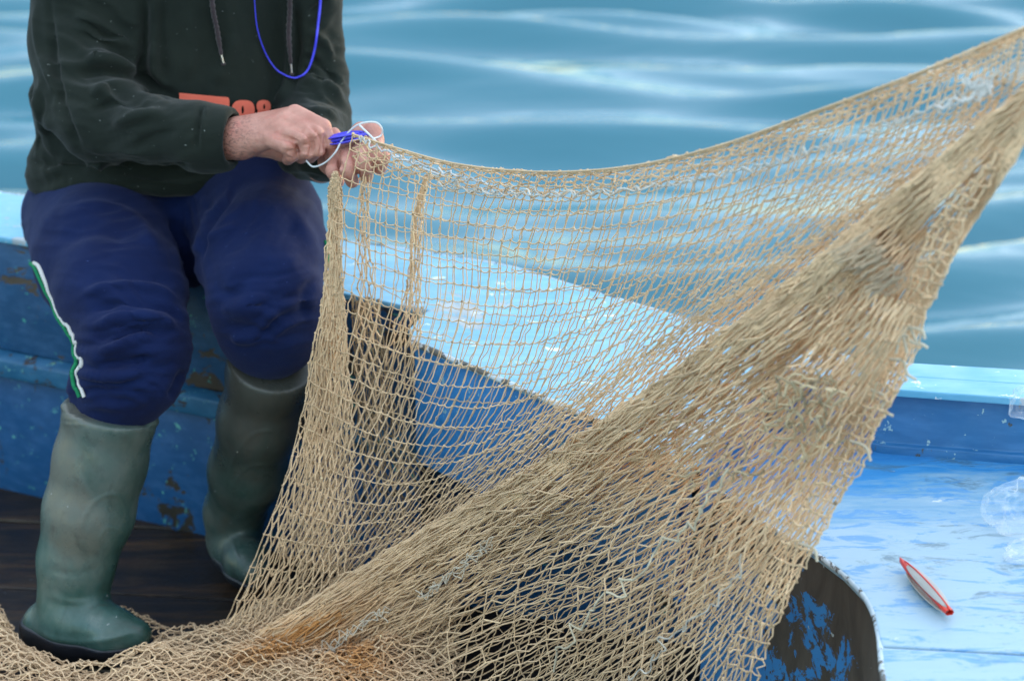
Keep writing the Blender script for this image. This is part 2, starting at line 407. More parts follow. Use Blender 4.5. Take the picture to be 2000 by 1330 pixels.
def mk_boot(mud=0.0, dk=1.0):
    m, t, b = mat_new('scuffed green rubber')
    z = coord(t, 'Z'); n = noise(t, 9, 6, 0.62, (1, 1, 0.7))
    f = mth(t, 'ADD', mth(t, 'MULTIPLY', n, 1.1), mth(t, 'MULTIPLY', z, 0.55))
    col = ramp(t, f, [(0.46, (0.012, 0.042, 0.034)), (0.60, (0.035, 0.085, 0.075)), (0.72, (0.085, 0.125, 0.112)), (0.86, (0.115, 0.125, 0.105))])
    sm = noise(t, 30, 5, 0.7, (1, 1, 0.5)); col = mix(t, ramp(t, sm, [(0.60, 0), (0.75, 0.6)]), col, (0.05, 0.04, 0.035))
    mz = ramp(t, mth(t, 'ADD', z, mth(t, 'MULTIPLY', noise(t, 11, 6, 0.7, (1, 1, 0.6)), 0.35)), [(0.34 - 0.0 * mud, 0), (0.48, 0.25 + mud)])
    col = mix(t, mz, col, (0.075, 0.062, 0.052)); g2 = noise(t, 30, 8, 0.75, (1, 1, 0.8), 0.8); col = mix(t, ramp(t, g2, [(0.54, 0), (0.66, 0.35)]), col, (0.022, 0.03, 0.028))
    col = mix(t, 1 - dk, col, (0.008, 0.014, 0.012))  # overall darkening, paints shade into the rear boot
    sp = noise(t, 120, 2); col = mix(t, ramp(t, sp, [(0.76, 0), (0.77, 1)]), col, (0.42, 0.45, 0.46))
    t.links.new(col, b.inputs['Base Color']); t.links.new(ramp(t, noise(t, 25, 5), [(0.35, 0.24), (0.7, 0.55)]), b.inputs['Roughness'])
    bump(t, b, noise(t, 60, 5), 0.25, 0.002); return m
M['boot'] = mk_boot(); M['boot_muddy_shaded'] = mk_boot(0.45, 0.6)  # second copy for the rear boot: muddy upper, shade mixed into its colour
def mk_net():
    m, t, b = mat_new('tan twine')
    a = t.nodes.new('ShaderNodeVertexColor'); a.layer_name = 'tint'
    tw = noise(t, 900, 2); col = mix(t, ramp(t, tw, [(0.3, 0.0), (0.7, 0.55)]), a.outputs[0], (0.16, 0.10, 0.05))
    mixn = mix(t, ramp(t, noise(t, 6, 3), [(0.35, 0), (0.7, 0.3)]), a.outputs[0], (0.30, 0.21, 0.12))
    col = mix(t, ramp(t, tw, [(0.35, 0), (0.8, 0.3)]), mixn, (0.18, 0.12, 0.065))
    t.links.new(col, b.inputs['Base Color']); b.inputs['Roughness'].default_value = 0.85; b.inputs['Sheen Weight'].default_value = 0.05
    b.inputs['Specular IOR Level'].default_value = 0.25
    bump(t, b, tw, 0.4, 0.0006); return m
M['net'] = mk_net()
def mk_bag():
    m, t, b = mat_new('thin clear plastic')
    b.inputs['Base Color'].default_value = (0.85, 0.92, 0.97, 1); b.inputs['Roughness'].default_value = 0.22
    b.inputs['Alpha'].default_value = 0.26; b.inputs['Specular IOR Level'].default_value = 0.9; b.inputs['Coat Weight'].default_value = 0.4
    lw = t.nodes.new('ShaderNodeLayerWeight'); lw.inputs[0].default_value = 0.35
    cr = noise(t, 34, 5, 0.6, (1, 1, 0.6), 1.5)
    al = mth(t, 'ADD', mth(t, 'MULTIPLY', lw.outputs['Facing'], 0.32), ramp(t, cr, [(0.44, 0.01), (0.56, 0.04), (0.62, 0.20)])); t.links.new(al, b.inputs['Alpha'])
    bump(t, b, noise(t, 28, 4, 0.6, None, 1.0), 0.45, 0.01); return m
M['bag'] = mk_bag()

# ------------------------------------------------------------------ water
def water():
    def axis(a, b, d, far):
        c = list(np.arange(a, b, d)); s = d
        while c[-1] < far: s *= 1.25; c.append(c[-1] + s)
        s = d; lo = [c[0]]
        while lo[-1] > -far: s *= 1.25; lo.append(lo[-1] - s)
        return np.array(lo[::-1][:-1] + c)
    X = axis(-4, 4, 0.04, 600); Y = axis(0.3, 12, 0.03, 900)
    GX, GY = np.meshgrid(X, Y, indexing='ij'); H = np.zeros_like(GX)
    rg = np.random.default_rng(21)
    wx = 0.25 * np.sin(GX * 0.9 + GY * 0.7) + 0.2 * np.sin(GX * 1.7 - GY * 0.5 + 2)
    for k in range(34):
        L = 0.24 * (1.13 ** (k % 12)) * (0.9 + 0.2 * rg.random()); th = rg.normal(0.0, 0.13); ph = rg.random() * 6.28
        A = 0.0070 * L ** 0.8 / 0.5
        H += A * np.sin(2 * math.pi / L * ((GY + wx * 0.5) * math.cos(th) + (GX + wx * 0.3) * math.sin(th)) + ph)
    fade = np.clip((GX + 30) / 20, 0, 1) * np.clip((30 - GX) / 20, 0, 1) * np.clip((60 - GY) / 30, 0, 1)
    Z = -0.25 + H * fade
    V = np.stack([GX, GY, Z], -1).reshape(-1, 3); n, m_ = GX.shape
    i = np.arange(n * m_).reshape(n, m_)
    Q = np.stack([i[:-1, :-1], i[1:, :-1], i[1:, 1:], i[:-1, 1:]], -1).reshape(-1, 4)
    o = mesh_obj('water', V, Q, M['water']); tag(o, kind='structure')
water()

# ------------------------------------------------------------------ boat
boat = empty('fishing_boat', (0, 0, 0), 'old wooden fishing boat with peeling blue paint and dark wet floor boards', 'boat')
T, D = 0.461, 0.370
import bmesh
def plate(name, poly, z0, z1, mat, parent, bev=0.003, sub=True):
    bm = bmesh.new(); vs = [bm.verts.new((p[0], p[1], z1)) for p in poly]; f = bm.faces.new(vs)
    if f.normal.z < 0: f.normal_flip()
    f.normal_update()
    if f.normal.z < 0: bmesh.ops.reverse_faces(bm, faces=[f])
    r = bmesh.ops.extrude_face_region(bm, geom=[f])
    for v in [g for g in r['geom'] if isinstance(g, bmesh.types.BMVert)]: v.co.z = z0
    bmesh.ops.recalc_face_normals(bm, faces=bm.faces)
    if bev: bmesh.ops.bevel(bm, geom=[e for e in bm.edges], offset=bev, segments=2, affect='EDGES', profile=0.6)
    me = bpy.data.meshes.new(name); bm.to_mesh(me); bm.free(); me.materials.append(mat)
    o = bpy.data.objects.new(name, me); COL.objects.link(o); o.parent = parent; return o
def wall(name, path, zs, offs, mat, parent, thick=0.02, sub=0.03, rough=0.0, seed=1, flip=1):
    """vertical wall following path (XY), profile zs with outward offsets, real thickness"""
    path = np.array(path, float); seg = np.linalg.norm(np.diff(path, axis=0), axis=1); s = np.concatenate([[0], np.cumsum(seg)])
    n = max(4, int(s[-1] / sub)); u = np.linspace(0, s[-1], n); P = np.stack([np.interp(u, s, path[:, k]) for k in range(2)], -1)
    Tn = np.gradient(P, axis=0); Tn /= np.linalg.norm(Tn, axis=1, keepdims=True); N = np.stack([Tn[:, 1], -Tn[:, 0]], -1) * flip
    m_ = len(zs); V = []
    for side in (0, 1):
        for j in range(m_):
            o = offs[j] - side * thick
            xy = P + N * o; z = np.full(n, zs[j], float)
            V.append(np.column_stack([xy, z]))
    V = np.array(V)                    # (2m, n, 3)
    if rough:
        V[:, :, :2] += (vnoise(V, 7, seed) * rough)[..., None] * N[None]
        V[0 if zs[0] < zs[-1] else m_ - 1, :, 2] += vnoise(V[0], 11, seed + 1) * rough * 3
    order = list(range(m_)) + list(range(2 * m_ - 1, m_ - 1, -1)); V = V[order]; k = 2 * m_
    i = np.arange(k * n).reshape(k, n); a = i; b = np.roll(i, -1, 0)
    Q = np.stack([a[:, :-1], a[:, 1:], b[:, 1:], b[:, :-1]], -1).reshape(-1, 4)
    o = mesh_obj(name, V.reshape(-1, 3), Q, mat, parent, smooth=False)
    md = o.modifiers.new('bevel', 'BEVEL'); md.width = 0.0025; md.segments = 2; md.limit_method = 'ANGLE'
    return o
front = [(-1.6, 0.905), (-0.798, 0.512), (-0.235, 0.233), (-0.119, 0.165)]
plat = [(-0.132, 0.12), (-0.142, 0.085), (-0.138, 0.045), (0.119, -0.258), (0.2, -0.39)]
backe = [(0.333, -0.0), (0.313, 0.06), (0.146, 0.221), (0.0, 0.364), (-0.14, 0.44), (-0.287, 0.505), (-0.855, 0.764), (-1.6, 1.10)]
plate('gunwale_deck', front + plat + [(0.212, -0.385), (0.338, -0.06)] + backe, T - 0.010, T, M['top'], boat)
capf = [(0.345, -0.065), (0.481, -0.141), (0.643, -0.174), (1.0, -0.225), (1.5, -0.26)]
capb = [(1.5, -0.12), (1.0, -0.105), (0.667, -0.068), (0.505, -0.04), (0.3385, 0.045)]
# cap rail in two strakes with a fine joint between
capm = [(a[0] * 0.5 + b[0] * 0.5, a[1] * 0.5 + b[1] * 0.5) for a, b in zip(capf, capb[::-1])]
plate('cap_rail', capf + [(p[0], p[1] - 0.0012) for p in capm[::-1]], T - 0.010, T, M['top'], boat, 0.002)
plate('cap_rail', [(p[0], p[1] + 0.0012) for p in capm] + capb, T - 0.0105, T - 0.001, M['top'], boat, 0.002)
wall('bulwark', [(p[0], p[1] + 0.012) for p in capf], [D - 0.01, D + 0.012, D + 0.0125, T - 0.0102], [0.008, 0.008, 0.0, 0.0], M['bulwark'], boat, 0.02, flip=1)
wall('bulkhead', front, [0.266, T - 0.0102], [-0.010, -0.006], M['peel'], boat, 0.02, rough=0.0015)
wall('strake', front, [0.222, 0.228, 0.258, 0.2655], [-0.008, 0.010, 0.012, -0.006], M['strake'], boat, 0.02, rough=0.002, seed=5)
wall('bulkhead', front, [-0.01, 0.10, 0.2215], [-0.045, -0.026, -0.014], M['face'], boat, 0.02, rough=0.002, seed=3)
# seat box front panel with its chipped lower edge, dark space below
pl = [(-0.132, 0.050), (0.119, -0.246), (0.197, -0.372)]
wall('seat_panel', pl, [0.276, 0.33, T - 0.0102], [0.0, 0.0, 0.0], M['panel'], boat, 0.018, sub=0.02, rough=0.0012, seed=9)
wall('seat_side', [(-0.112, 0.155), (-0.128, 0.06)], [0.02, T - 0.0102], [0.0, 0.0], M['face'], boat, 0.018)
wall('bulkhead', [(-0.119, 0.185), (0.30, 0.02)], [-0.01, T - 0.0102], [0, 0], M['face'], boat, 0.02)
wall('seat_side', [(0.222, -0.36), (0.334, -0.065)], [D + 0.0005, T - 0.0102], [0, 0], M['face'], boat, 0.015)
# low foredeck in planks round the well
edge = [(0.24, -0.2), (0.275, -0.285), (0.306, -0.344), (0.335, -0.392), (0.356, -0.43), (0.378, -0.48), (0.392, -0.53), (0.396, -0.575), (0.392, -0.64), (0.385, -0.70), (0.37, -0.85), (0.34, -1.05)]
def below(p): return p
inner = [(0.333, -0.05)] + [(p[0], p[1]) for p in capf] 
seam = lambda x: -0.655 - 0.12 * (x - 0.393)
seam2 = lambda x: -0.27 - 0.2 * (x - 0.28)
upper = [p for p in edge if p[1] > seam(p[0])]
lower = [p for p in edge if p[1] < seam(p[0])]
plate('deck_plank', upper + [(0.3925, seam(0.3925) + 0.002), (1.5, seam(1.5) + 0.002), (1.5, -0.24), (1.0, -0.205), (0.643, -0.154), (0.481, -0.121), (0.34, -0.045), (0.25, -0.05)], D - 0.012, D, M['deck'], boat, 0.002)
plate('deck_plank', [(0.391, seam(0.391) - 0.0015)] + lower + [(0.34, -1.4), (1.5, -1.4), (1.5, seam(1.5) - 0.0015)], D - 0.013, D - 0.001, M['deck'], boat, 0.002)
wall('well_side', [(0.245, -0.205)] + [(p[0] + 0.008, p[1] + 0.002) for p in edge[1:]], [-0.01, 0.15, D - 0.0132], [0.0, 0.0, 0.0], M['cockpit'], boat, 0.03, sub=0.015)
P3 = [(p[0], p[1], D - 0.004) for p in edge]
V, Q = tubes(crom(np.array(P3), np.linspace(0, 1, 120))[None], 0.0035 * (1 + 0.25 * vnoise(crom(np.array(P3), np.linspace(0, 1, 120)), 40))[None], 8)
mesh_obj('edge_moulding', V, Q, M['edge'], boat)
def rim(path, z, r):
    p = np.array([(a[0], a[1], z) for a in path]); s = np.concatenate([[0], np.cumsum(np.linalg.norm(np.diff(p, axis=0), axis=1))]); u = np.linspace(0, s[-1], 160)
    p = np.stack([np.interp(u, s, p[:, k]) for k in range(3)], -1)
    V, Q = tubes(p[None], (r * (1 + 0.35 * vnoise(p, 60)))[None], 7); mesh_obj('edge_moulding', V, Q, M['edge'], boat)
rim([(-0.1375, 0.044), (0.119, -0.2585), (0.199, -0.39)], T - 0.003, 0.0042)
rim([(-1.6, 1.10), (-0.855, 0.764), (-0.287, 0.505), (-0.14, 0.44), (0.0, 0.364), (0.146, 0.221), (0.313, 0.06)], T - 0.002, 0.003)
# outer hull and floor
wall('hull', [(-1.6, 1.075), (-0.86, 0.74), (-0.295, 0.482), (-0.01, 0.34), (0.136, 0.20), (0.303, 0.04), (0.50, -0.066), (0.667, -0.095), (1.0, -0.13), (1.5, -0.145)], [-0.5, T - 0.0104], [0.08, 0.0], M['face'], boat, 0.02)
for k in range(8):
    y0 = -0.98 + k * 0.235
    sh = lambda x: -0.11 * (x + 0.5)
    plate('floor_board', [(-1.7, y0 + sh(-1.7)), (0.45, y0 + sh(0.45)), (0.45, y0 + 0.229 + sh(0.45)), (-1.7, y0 + 0.229 + sh(-1.7))], -0.03, 0.0 - 0.002 * (k % 2), M['floor'], boat, 0.004)
# frame timber foot and rust coloured seam at the base of the bulkhead
exec_parts = True

# ------------------------------------------------------------------ person
person_anchor = W(330, 470, 0.45)
person = None
def crumple(V, Q, zones):
    """cloth creases: ridged noise drawn out along a direction, given per zone (px,py,radius,angle,length,width,height)"""
    N = vnormals(V, Q); px, py, dep = proj(V); D = np.zeros(len(V))
    for k, (cx, cy, rx, ry, ang, Ln, Wd, hgt) in enumerate(zones):
        wgt = np.exp(-(((px - cx) / rx) ** 2 + ((py - cy) / ry) ** 2) ** 1.5); m = wgt > 0.02
        ca, sa = math.cos(R(ang)), math.sin(R(ang)); a = px[m] * ca + py[m] * sa; c = -px[m] * sa + py[m] * ca
        wq = 22 * vnoise(np.stack([px[m] / 70, py[m] / 70, V[m][:, 1] * 6], -1), 1.0, 31 + k)
        n_ = vnoise(np.stack([a / Ln, (c + wq) / Wd, V[m][:, 1] * 5], -1), 1.0, 50 + k); n2 = vnoise(np.stack([a / Ln * 1.7 + 5, (c + wq * 0.6) / Wd * 2.1, V[m][:, 1] * 8], -1), 1.0, 80 + k)
        rdg = (1 - np.abs(n_) * 1.8).clip(-0.3, 1) ** 1; D[m] += hgt * wgt[m] * (rdg - 0.55 + 0.35 * (1 - 2 * np.abs(n2)))
    return V + N * D[:, None]
def sdf_obj(name, s, mat, parent, sm=2, FL=None, nz=None, zones=None):
    V, Q = s.mesh(); V = smooth(V, Q, sm)
    if zones: V = smooth(crumple(V, Q, zones), Q, 1, 0.4)
    if nz:
        for sc, am, sd_ in nz: V = V + vnormals(V, Q) * (vnoise(V, sc, sd_) * am)[:, None]
    if FL: V = folds(V, Q, FL); V = smooth(V, Q, 1, 0.3)
    return mesh_obj(name, V, Q, mat, parent), V, Q

# body: continuous figure under the clothes plus finely sculpted hands
b = SDF((-1.0, -0.12, -0.02), (-0.1, 0.66, 1.62), 0.009)
def ch(pts, k=0.03, n=None, fl=1.0): b.chain(pts, k, n, fl)
ch([(330, 400, .45, 150), (330, 250, .43, 150), (335, 60, .40, 160), (345, -160, .38, 170)], 0.05, (0, 1, 0), 0.62)
ch([(345, -200, .38, 85), (340, -330, .36, 72), (335, -420, .34, 70)], 0.04)
ch([(335, -520, .33, 100), (335, -570, .35, 112)], 0.03)          # skull
ch([(335, -470, .27, 60), (335, -440, .25, 45)], 0.03)            # jaw
ch([(335, -530, .235, 14), (335, -500, .20, 17)], 0.012)          # nose
ch([(228, -510, .34, 18), (230, -545, .345, 22)], 0.008, (1, 0, 0), 0.5); ch([(442, -510, .34, 18), (440, -545, .345, 22)], 0.008, (1, 0, 0), 0.5)
ch([(320, -463, .215, 9), (350, -463, .215, 9)], 0.006)           # lips
ch([(200, -150, .37, 70), (165, 60, .33, 62), (200, 235, .24, 52), (330, 268, .17, 44), (470, 272, .13, 34)], 0.02)
ch([(520, -150, .39, 70), (585, 40, .40, 55), (605, 190, .38, 48), (610, 280, .24, 42), (645, 315, .14, 30)], 0.02)
ch([(190, 430, .42, 95), (225, 530, .22, 95), (275, 660, .08, 70), (215, 830, .06, 52), (150, 1120, .04, 40)], 0.03)
ch([(450, 430, .42, 95), (505, 500, .20, 90), (525, 610, .10, 65), (515, 740, .14, 45), (458, 1000, .27, 34)], 0.03)
ch([(100, 1215, .03, 35), (200, 1235, -.02, 32), (255, 1238, -.03, 24)], 0.02); ch([(445, 1040, .30, 35), (475, 1095, .23, 32)], 0.02)
Vb, Qb = b.mesh(); Vb = smooth(Vb, Qb, 3)
h = SDF((-0.46, -0.06, 0.58), (-0.13, 0.22, 0.83), 0.0015)
def hc(pts, k=0.006, n=None, fl=1.0): h.chain(pts, k, n, fl)
# right hand, back of the hand to the viewer, fingers curled round the needle
hc([(425, 272, .15, 42), (470, 272, .13, 40)], 0.01)
for mx, my, mY, mr in ((574, 226, .115, 19), (562, 238, .10, 20), (550, 254, .09, 20), (530, 271, .09, 19)):
    hc([(470, 268 + (my - 245) * 0.3, .13, 34), (mx, my, mY, mr)], 0.007)
hc([(576, 222, .11, 18), (630, 249, .075, 17), (643, 280, .07, 13.5), (645, 300, .085, 11.5)], 0.0022)
hc([(566, 238, .10, 19), (616, 264, .06, 18), (621, 292, .058, 15), (606, 307, .085, 12.5)], 0.0022)
hc([(550, 254, .092, 18.5), (595, 272, .055, 17.5), (600, 296, .056, 15.5), (588, 308, .085, 12.5)], 0.0022)
hc([(528, 272, .09, 17.5), (562, 286, .062, 17), (569, 303, .066, 14.5), (562, 312, .09, 11.5)], 0.0022)
hc([(490, 280, .15, 25), (555, 292, .16, 21), (610, 284, .14, 17), (652, 262, .115, 13)], 0.012)
# left hand, fingers hanging over the gathered net, thumb on top
hc([(630, 322, .17, 36), (665, 302, .10, 33)], 0.01)
for mx, my, mY, mr in ((655, 318, .09, 15), (676, 308, .07, 16), (700, 296, .06, 16), (724, 284, .06, 16)):
    hc([(660, 300, .11, 26), (mx, my, mY, mr)], 0.012)
hc([(658, 312, .08, 17), (652, 334, .045, 16), (660, 354, .06, 13.5)], 0.003)
hc([(682, 302, .06, 18), (680, 332, .02, 17), (688, 354, .04, 14)], 0.003)
hc([(708, 292, .05, 18), (713, 322, .01, 17), (716, 344, .03, 14)], 0.003)
hc([(730, 282, .05, 17), (746, 306, .01, 16), (742, 328, .03, 13.5)], 0.003)
hc([(668, 292, .11, 22), (705, 257, .08, 16), (730, 256, .06, 14.5), (738, 272, .05, 12)], 0.008)
Vh, Qh = h.mesh(); Vh = smooth(Vh, Qh, 2)
hfold = [(a, b_, c * 1.5) for a, b_, c in [([(530, 266), (560, 271), (580, 281), (585, 304)], 3.6, -0.0034), ([(566, 249), (590, 255), (606, 270), (609, 292), (598, 313)], 3.6, -0.0034), ([(598, 240), (618, 256), (630, 282), (622, 309)], 3.6, -0.003), ([(632, 258), (636, 280), (635, 302)], 3, -0.002),
 ([(662, 312), (667, 330), (671, 352)], 4, -0.003), ([(690, 298), (697, 322), (702, 350)], 4, -0.003), ([(718, 288), (729, 310), (730, 340)], 4, -0.003), ([(588, 300), (604, 304)], 3, 0.0012), ([(560, 300), (574, 306)], 3, 0.0012),
 ([(548, 288), (566, 286), (572, 296)], 7, 0.0014), ([(590, 268), (600, 275)], 7, 0.0014), ([(612, 258), (620, 268)], 6, 0.0012),
         ([(520, 255), (545, 236), (566, 226)], 7, 0.0016), ([(505, 268), (530, 262), (548, 252)], 8, 0.0012), ([(612, 256), (622, 250)], 4, -0.001),
         ([(500, 240), (540, 225), (570, 212)], 6, 0.0012), ([(560, 296), (575, 292)], 3, -0.001), ([(590, 285), (606, 282)], 3, -0.001)]]
Vh = folds(Vh, Qh, hfold)
Vp = np.concatenate([Vb, Vh]); Qp = np.concatenate([Qb, Qh + len(Vb)])
person = mesh_obj('person', Vp, Qp, M['skin'])
tag(person, 'seated person in dark hoodie, navy trousers and rubber boots mending a net by hand', 'person')

# hoodie
s = SDF((-1.02, -0.02, 0.48), (-0.1, 0.70, 1.40), 0.0037)
s.chain([(318, 330, .40, 262), (322, 240, .40, 248), (330, 100, .39, 232), (340, -80, .38, 225), (345, -190, .38, 190)], 0.04, (0, 1, 0), 0.62)
s.chain([(330, 350, .37, 225), (335, 250, .35, 200)], 0.05, (0, 1, 0), 0.6)
s.chain([(345, -230, .42, 120), (345, -300, .44, 110)], 0.04, (0, 1, 0), 0.8)
Vt_, Qt_ = s.mesh(); BTORSO = BVHTree.FromPolygons([Vector(v) for v in Vt_], [tuple(q) for q in Qt_.tolist()])
s.chain([(215, -170, .37, 105), (170, -40, .35, 103), (162, 70, .33, 98), (178, 180, .27, 92), (205, 238, .22, 84), (300, 258, .17, 72), (380, 264, .14, 63), (415, 268, .135, 56), (440, 270, .13, 52), (475, 272, .125, 50)], 0.022)
wa = W(458, 271, .128); wd = W(475, 272, .125) - W(415, 268, .135); wd /= np.linalg.norm(wd)
s.clip(-wd, -float(wa @ wd), 0.004, (wa - 0.06, wa + 0.06)); s.cone(wa - wd * 0.02, wa + wd * 0.05, rad(448, 271, .13, 45), rad(448, 271, .13, 45), 0.003, mode='cut')
s.chain([(505, -170, .38, 100), (578, -20, .39, 82), (592, 80, .39, 74), (603, 170, .38, 73), (612, 235, .33, 66), (610, 290, .22, 60), (628, 312, .15, 46)], 0.022)
s.clip((0, 0.30, 1.0), 0.605 + 0.3 * 0.25, 0.02)
HF = [(a, b_ * 0.8, c * 1.5) for a, b_, c in [([(95, -20), (105, 120), (130, 230), (160, 300)], 9, -0.006), ([(280, -20), (282, 80), (285, 150), (350, 195)], 12, -0.012),
      ([(140, 30), (200, 50), (262, 95)], 13, 0.007), ([(150, 62), (210, 85), (266, 130)], 12, -0.006), ([(165, 110), (215, 118), (275, 150)], 14, 0.008),
      ([(150, 150), (205, 140), (265, 150), (300, 172)], 10, -0.006), ([(170, 185), (230, 170), (300, 190)], 14, 0.007), ([(175, 215), (235, 200), (300, 215)], 10, -0.005),
      ([(215, 250), (270, 225), (330, 225)], 14, 0.006), ([(260, 290), (300, 265), (350, 255)], 12, -0.004), ([(300, 60), (300, 150), (330, 180)], 12, 0.006),
      ([(318, -10), (318, 90), (322, 170)], 12, -0.006), ([(558, -10), (566, 90), (560, 175), (530, 205)], 8, 0.007), ([(578, 0), (580, 90), (570, 185)], 9, -0.008),
      ([(600, 60), (630, 80), (650, 120)], 9, 0.006), ([(590, 110), (630, 130), (660, 165)], 9, -0.006), ([(590, 150), (630, 160), (672, 195)], 9, 0.006),
      ([(595, 185), (640, 195), (678, 215)], 8, -0.005), ([(600, 215), (640, 220), (680, 232)], 8, 0.005), ([(600, 30), (630, 10), (650, -10)], 9, -0.006),
      ([(45, 310), (100, 325), (200, 328), (300, 345), (400, 345)], 9, -0.007), ([(60, 240), (80, 300), (120, 320)], 12, -0.006), ([(55, 150), (80, 220), (90, 270)], 14, 0.007),
      ([(395, 205), (388, 240), (384, 300)], 6, -0.006), ([(403, 207), (396, 242), (392, 302)], 5, 0.003), ([(230, 318), (300, 330), (380, 326)], 9, -0.008), ([(70, 0), (75, 90), (110, 190)], 8, 0.004),
      ([(370, 10), (375, 90), (368, 160)], 14, 0.004), ([(130, 345), (133, 365)], 4, -0.002), ([(460, 60), (440, 120), (420, 170)], 18, 0.004)]]
HZ = [z_[:7] + (z_[7] * 1.4,) for z_ in [(200, 110, 110, 150, 15, 110, 34, 0.0065), (280, 250, 130, 70, -25, 90, 30, 0.004), (630, 190, 55, 120, 15, 80, 22, 0.005), (620, 40, 60, 80, -40, 90, 30, 0.004),
      (70, 230, 60, 130, 75, 120, 34, 0.005), (200, 340, 220, 40, 5, 150, 26, 0.005), (440, 90, 110, 120, 80, 160, 50, 0.003), (600, 320, 60, 50, 0, 60, 22, 0.004)]]
HZ += [(a, b_, c, d, e + 10, f * .8, g * .5, h_ * .4) for a, b_, c, d, e, f, g, h_ in HZ]
hoodie, Vho, Qho = sdf_obj('hoodie', s, M['hoodie'], person, 2, HF, [(14, 0.004, 4)], HZ)
# trousers
s = SDF((-1.02, -0.12, 0.22), (-0.15, 0.72, 0.78), 0.0037)
s.chain([(190, 415, .46, 135), (330, 420, .47, 140), (450, 415, .46, 135)], 0.05, (0, 0, 1), 0.75)
s.chain([(165, 425, .42, 118), (205, 500, .26, 136), (240, 575, .15, 122), (262, 650, .08, 98), (262, 705, .06, 93), (247, 745, .055, 88), (228, 790, .055, 78)], 0.025)
s.chain([(172, 728, .06, 34), (160, 764, .055, 30)], 0.012); s.chain([(238, 640, .09, 86), (218, 650, .07, 55)], 0.012)
s.chain([(470, 420, .42, 120), (500, 430, .30, 124), (513, 500, .18, 124), (520, 580, .10, 108), (526, 620, .105, 94), (528, 642, .115, 84), (529, 652, .12, 81)], 0.025)
s.chain([(528, 650, .13, 68), (520, 760, .15, 50)], 0.012)
s.chain([(370, 440, .36, 110), (372, 490, .34, 72)], 0.04)
TF = [(a, b_ * 0.8, c * 1.5) for a, b_, c in [([(110, 420), (190, 405), (260, 430), (320, 500)], 16, 0.006), ([(120, 470), (190, 450), (260, 470)], 14, -0.004), ([(150, 580), (220, 560), (300, 565), (350, 590)], 11, 0.006),
      ([(160, 612), (240, 590), (320, 598), (362, 630)], 10, -0.007), ([(175, 640), (240, 618), (310, 622), (350, 650)], 10, 0.006), ([(190, 690), (240, 672), (300, 650)], 10, 0.006),
      ([(180, 665), (240, 648), (300, 640)], 8, -0.005), ([(150, 730), (220, 735), (290, 725)], 10, 0.007), ([(190, 712), (250, 708), (300, 700)], 9, -0.007),
      ([(160, 760), (230, 765), (300, 770)], 8, -0.006), ([(330, 780), (345, 755), (360, 720)], 10, -0.005),
      ([(470, 360), (430, 400), (398, 450), (385, 520)], 12, -0.009), ([(400, 380), (400, 430), (370, 500)], 12, 0.004), ([(330, 420), (360, 480), (370, 550)], 10, -0.008),
      ([(400, 470), (430, 455), (470, 440)], 12, 0.005), ([(415, 560), (450, 575), (490, 560)], 14, -0.004), ([(430, 600), (470, 600), (520, 575)], 16, 0.004),
      ([(450, 655), (480, 665), (530, 655)], 9, 0.005), ([(620, 540), (595, 580), (595, 630)], 14, -0.004), ([(560, 400), (600, 460), (620, 520)], 18, 0.004)]]
TZ = [(200, 450, 160, 60, -8, 150, 36, 0.006), (250, 560, 130, 80, 10, 130, 34, 0.006), (250, 670, 130, 60, -8, 90, 26, 0.010), (240, 750, 120, 50, 5, 90, 24, 0.009),
      (500, 420, 120, 70, -55, 130, 40, 0.006), (520, 540, 120, 90, -25, 120, 34, 0.006), (520, 620, 110, 60, -15, 100, 28, 0.008), (370, 450, 50, 100, 70, 120, 26, 0.005)]
TZ += [(a, b_, c, d, e + 12, f * .8, g * .5, h_ * .45) for a, b_, c, d, e, f, g, h_ in TZ]
trousers, Vtr, Qtr = sdf_obj('trousers', s, M['trousers'], person, 2, TF, [(12, 0.004, 14)], TZ)
# boots
def boot(shaft, foot, lab, zsole, ridge, lo, hi, rimp, mt='boot'):
    s = SDF(lo, hi, 0.003)
    s.chain(shaft, 0.02); s.chain(foot, 0.022)
    s.clip((0, 0, 1), zsole, 0.006)
    c, ax, rr = rimp; ax = np.array(ax) / np.linalg.norm(ax); s.clip(-ax, -float(np.array(c) @ ax), 0.003)
    ridge = [(a_, b_, c_ * 0.7) for a_, b_, c_ in ridge]
    bt, V, Q = sdf_obj('rubber_boot', s, M[mt], person, 2, ridge, None)
    if lab: bt['label'] = lab
    z = SDF(lo, hi, 0.003)
    z.chain([(p[0], p[1] + 4, p[2], p[3] + 5) for p in foot], 0.015)
    z.clip((0, 0, -1), -(zsole + 0.012), 0.004); z.clip((0, 0, 1), zsole - 0.035, 0.004)
    sdf_obj('sole', z, M['sole'], bt, 1)
    # rolled rim at the top of the shaft
    c, ax, rr = rimp
    return bt
    a = np.linspace(0, 2 * math.pi, 40); ax = Vector(ax).normalized(); e1 = ax.cross(Vector((0, 1, 0))).normalized(); e2 = ax.cross(e1)
    P = np.array([np.array(c) + rr * (math.cos(q) * np.array(e1) + math.sin(q) * np.array(e2)) for q in a])[None]
    V, Q = tubes(P, 0.0035, 8); mesh_obj('boot_rim', V, Q, M['boot'], bt)
    return bt
c1 = W(216, 803, .05); d1 = c1 - W(192, 950, .045)
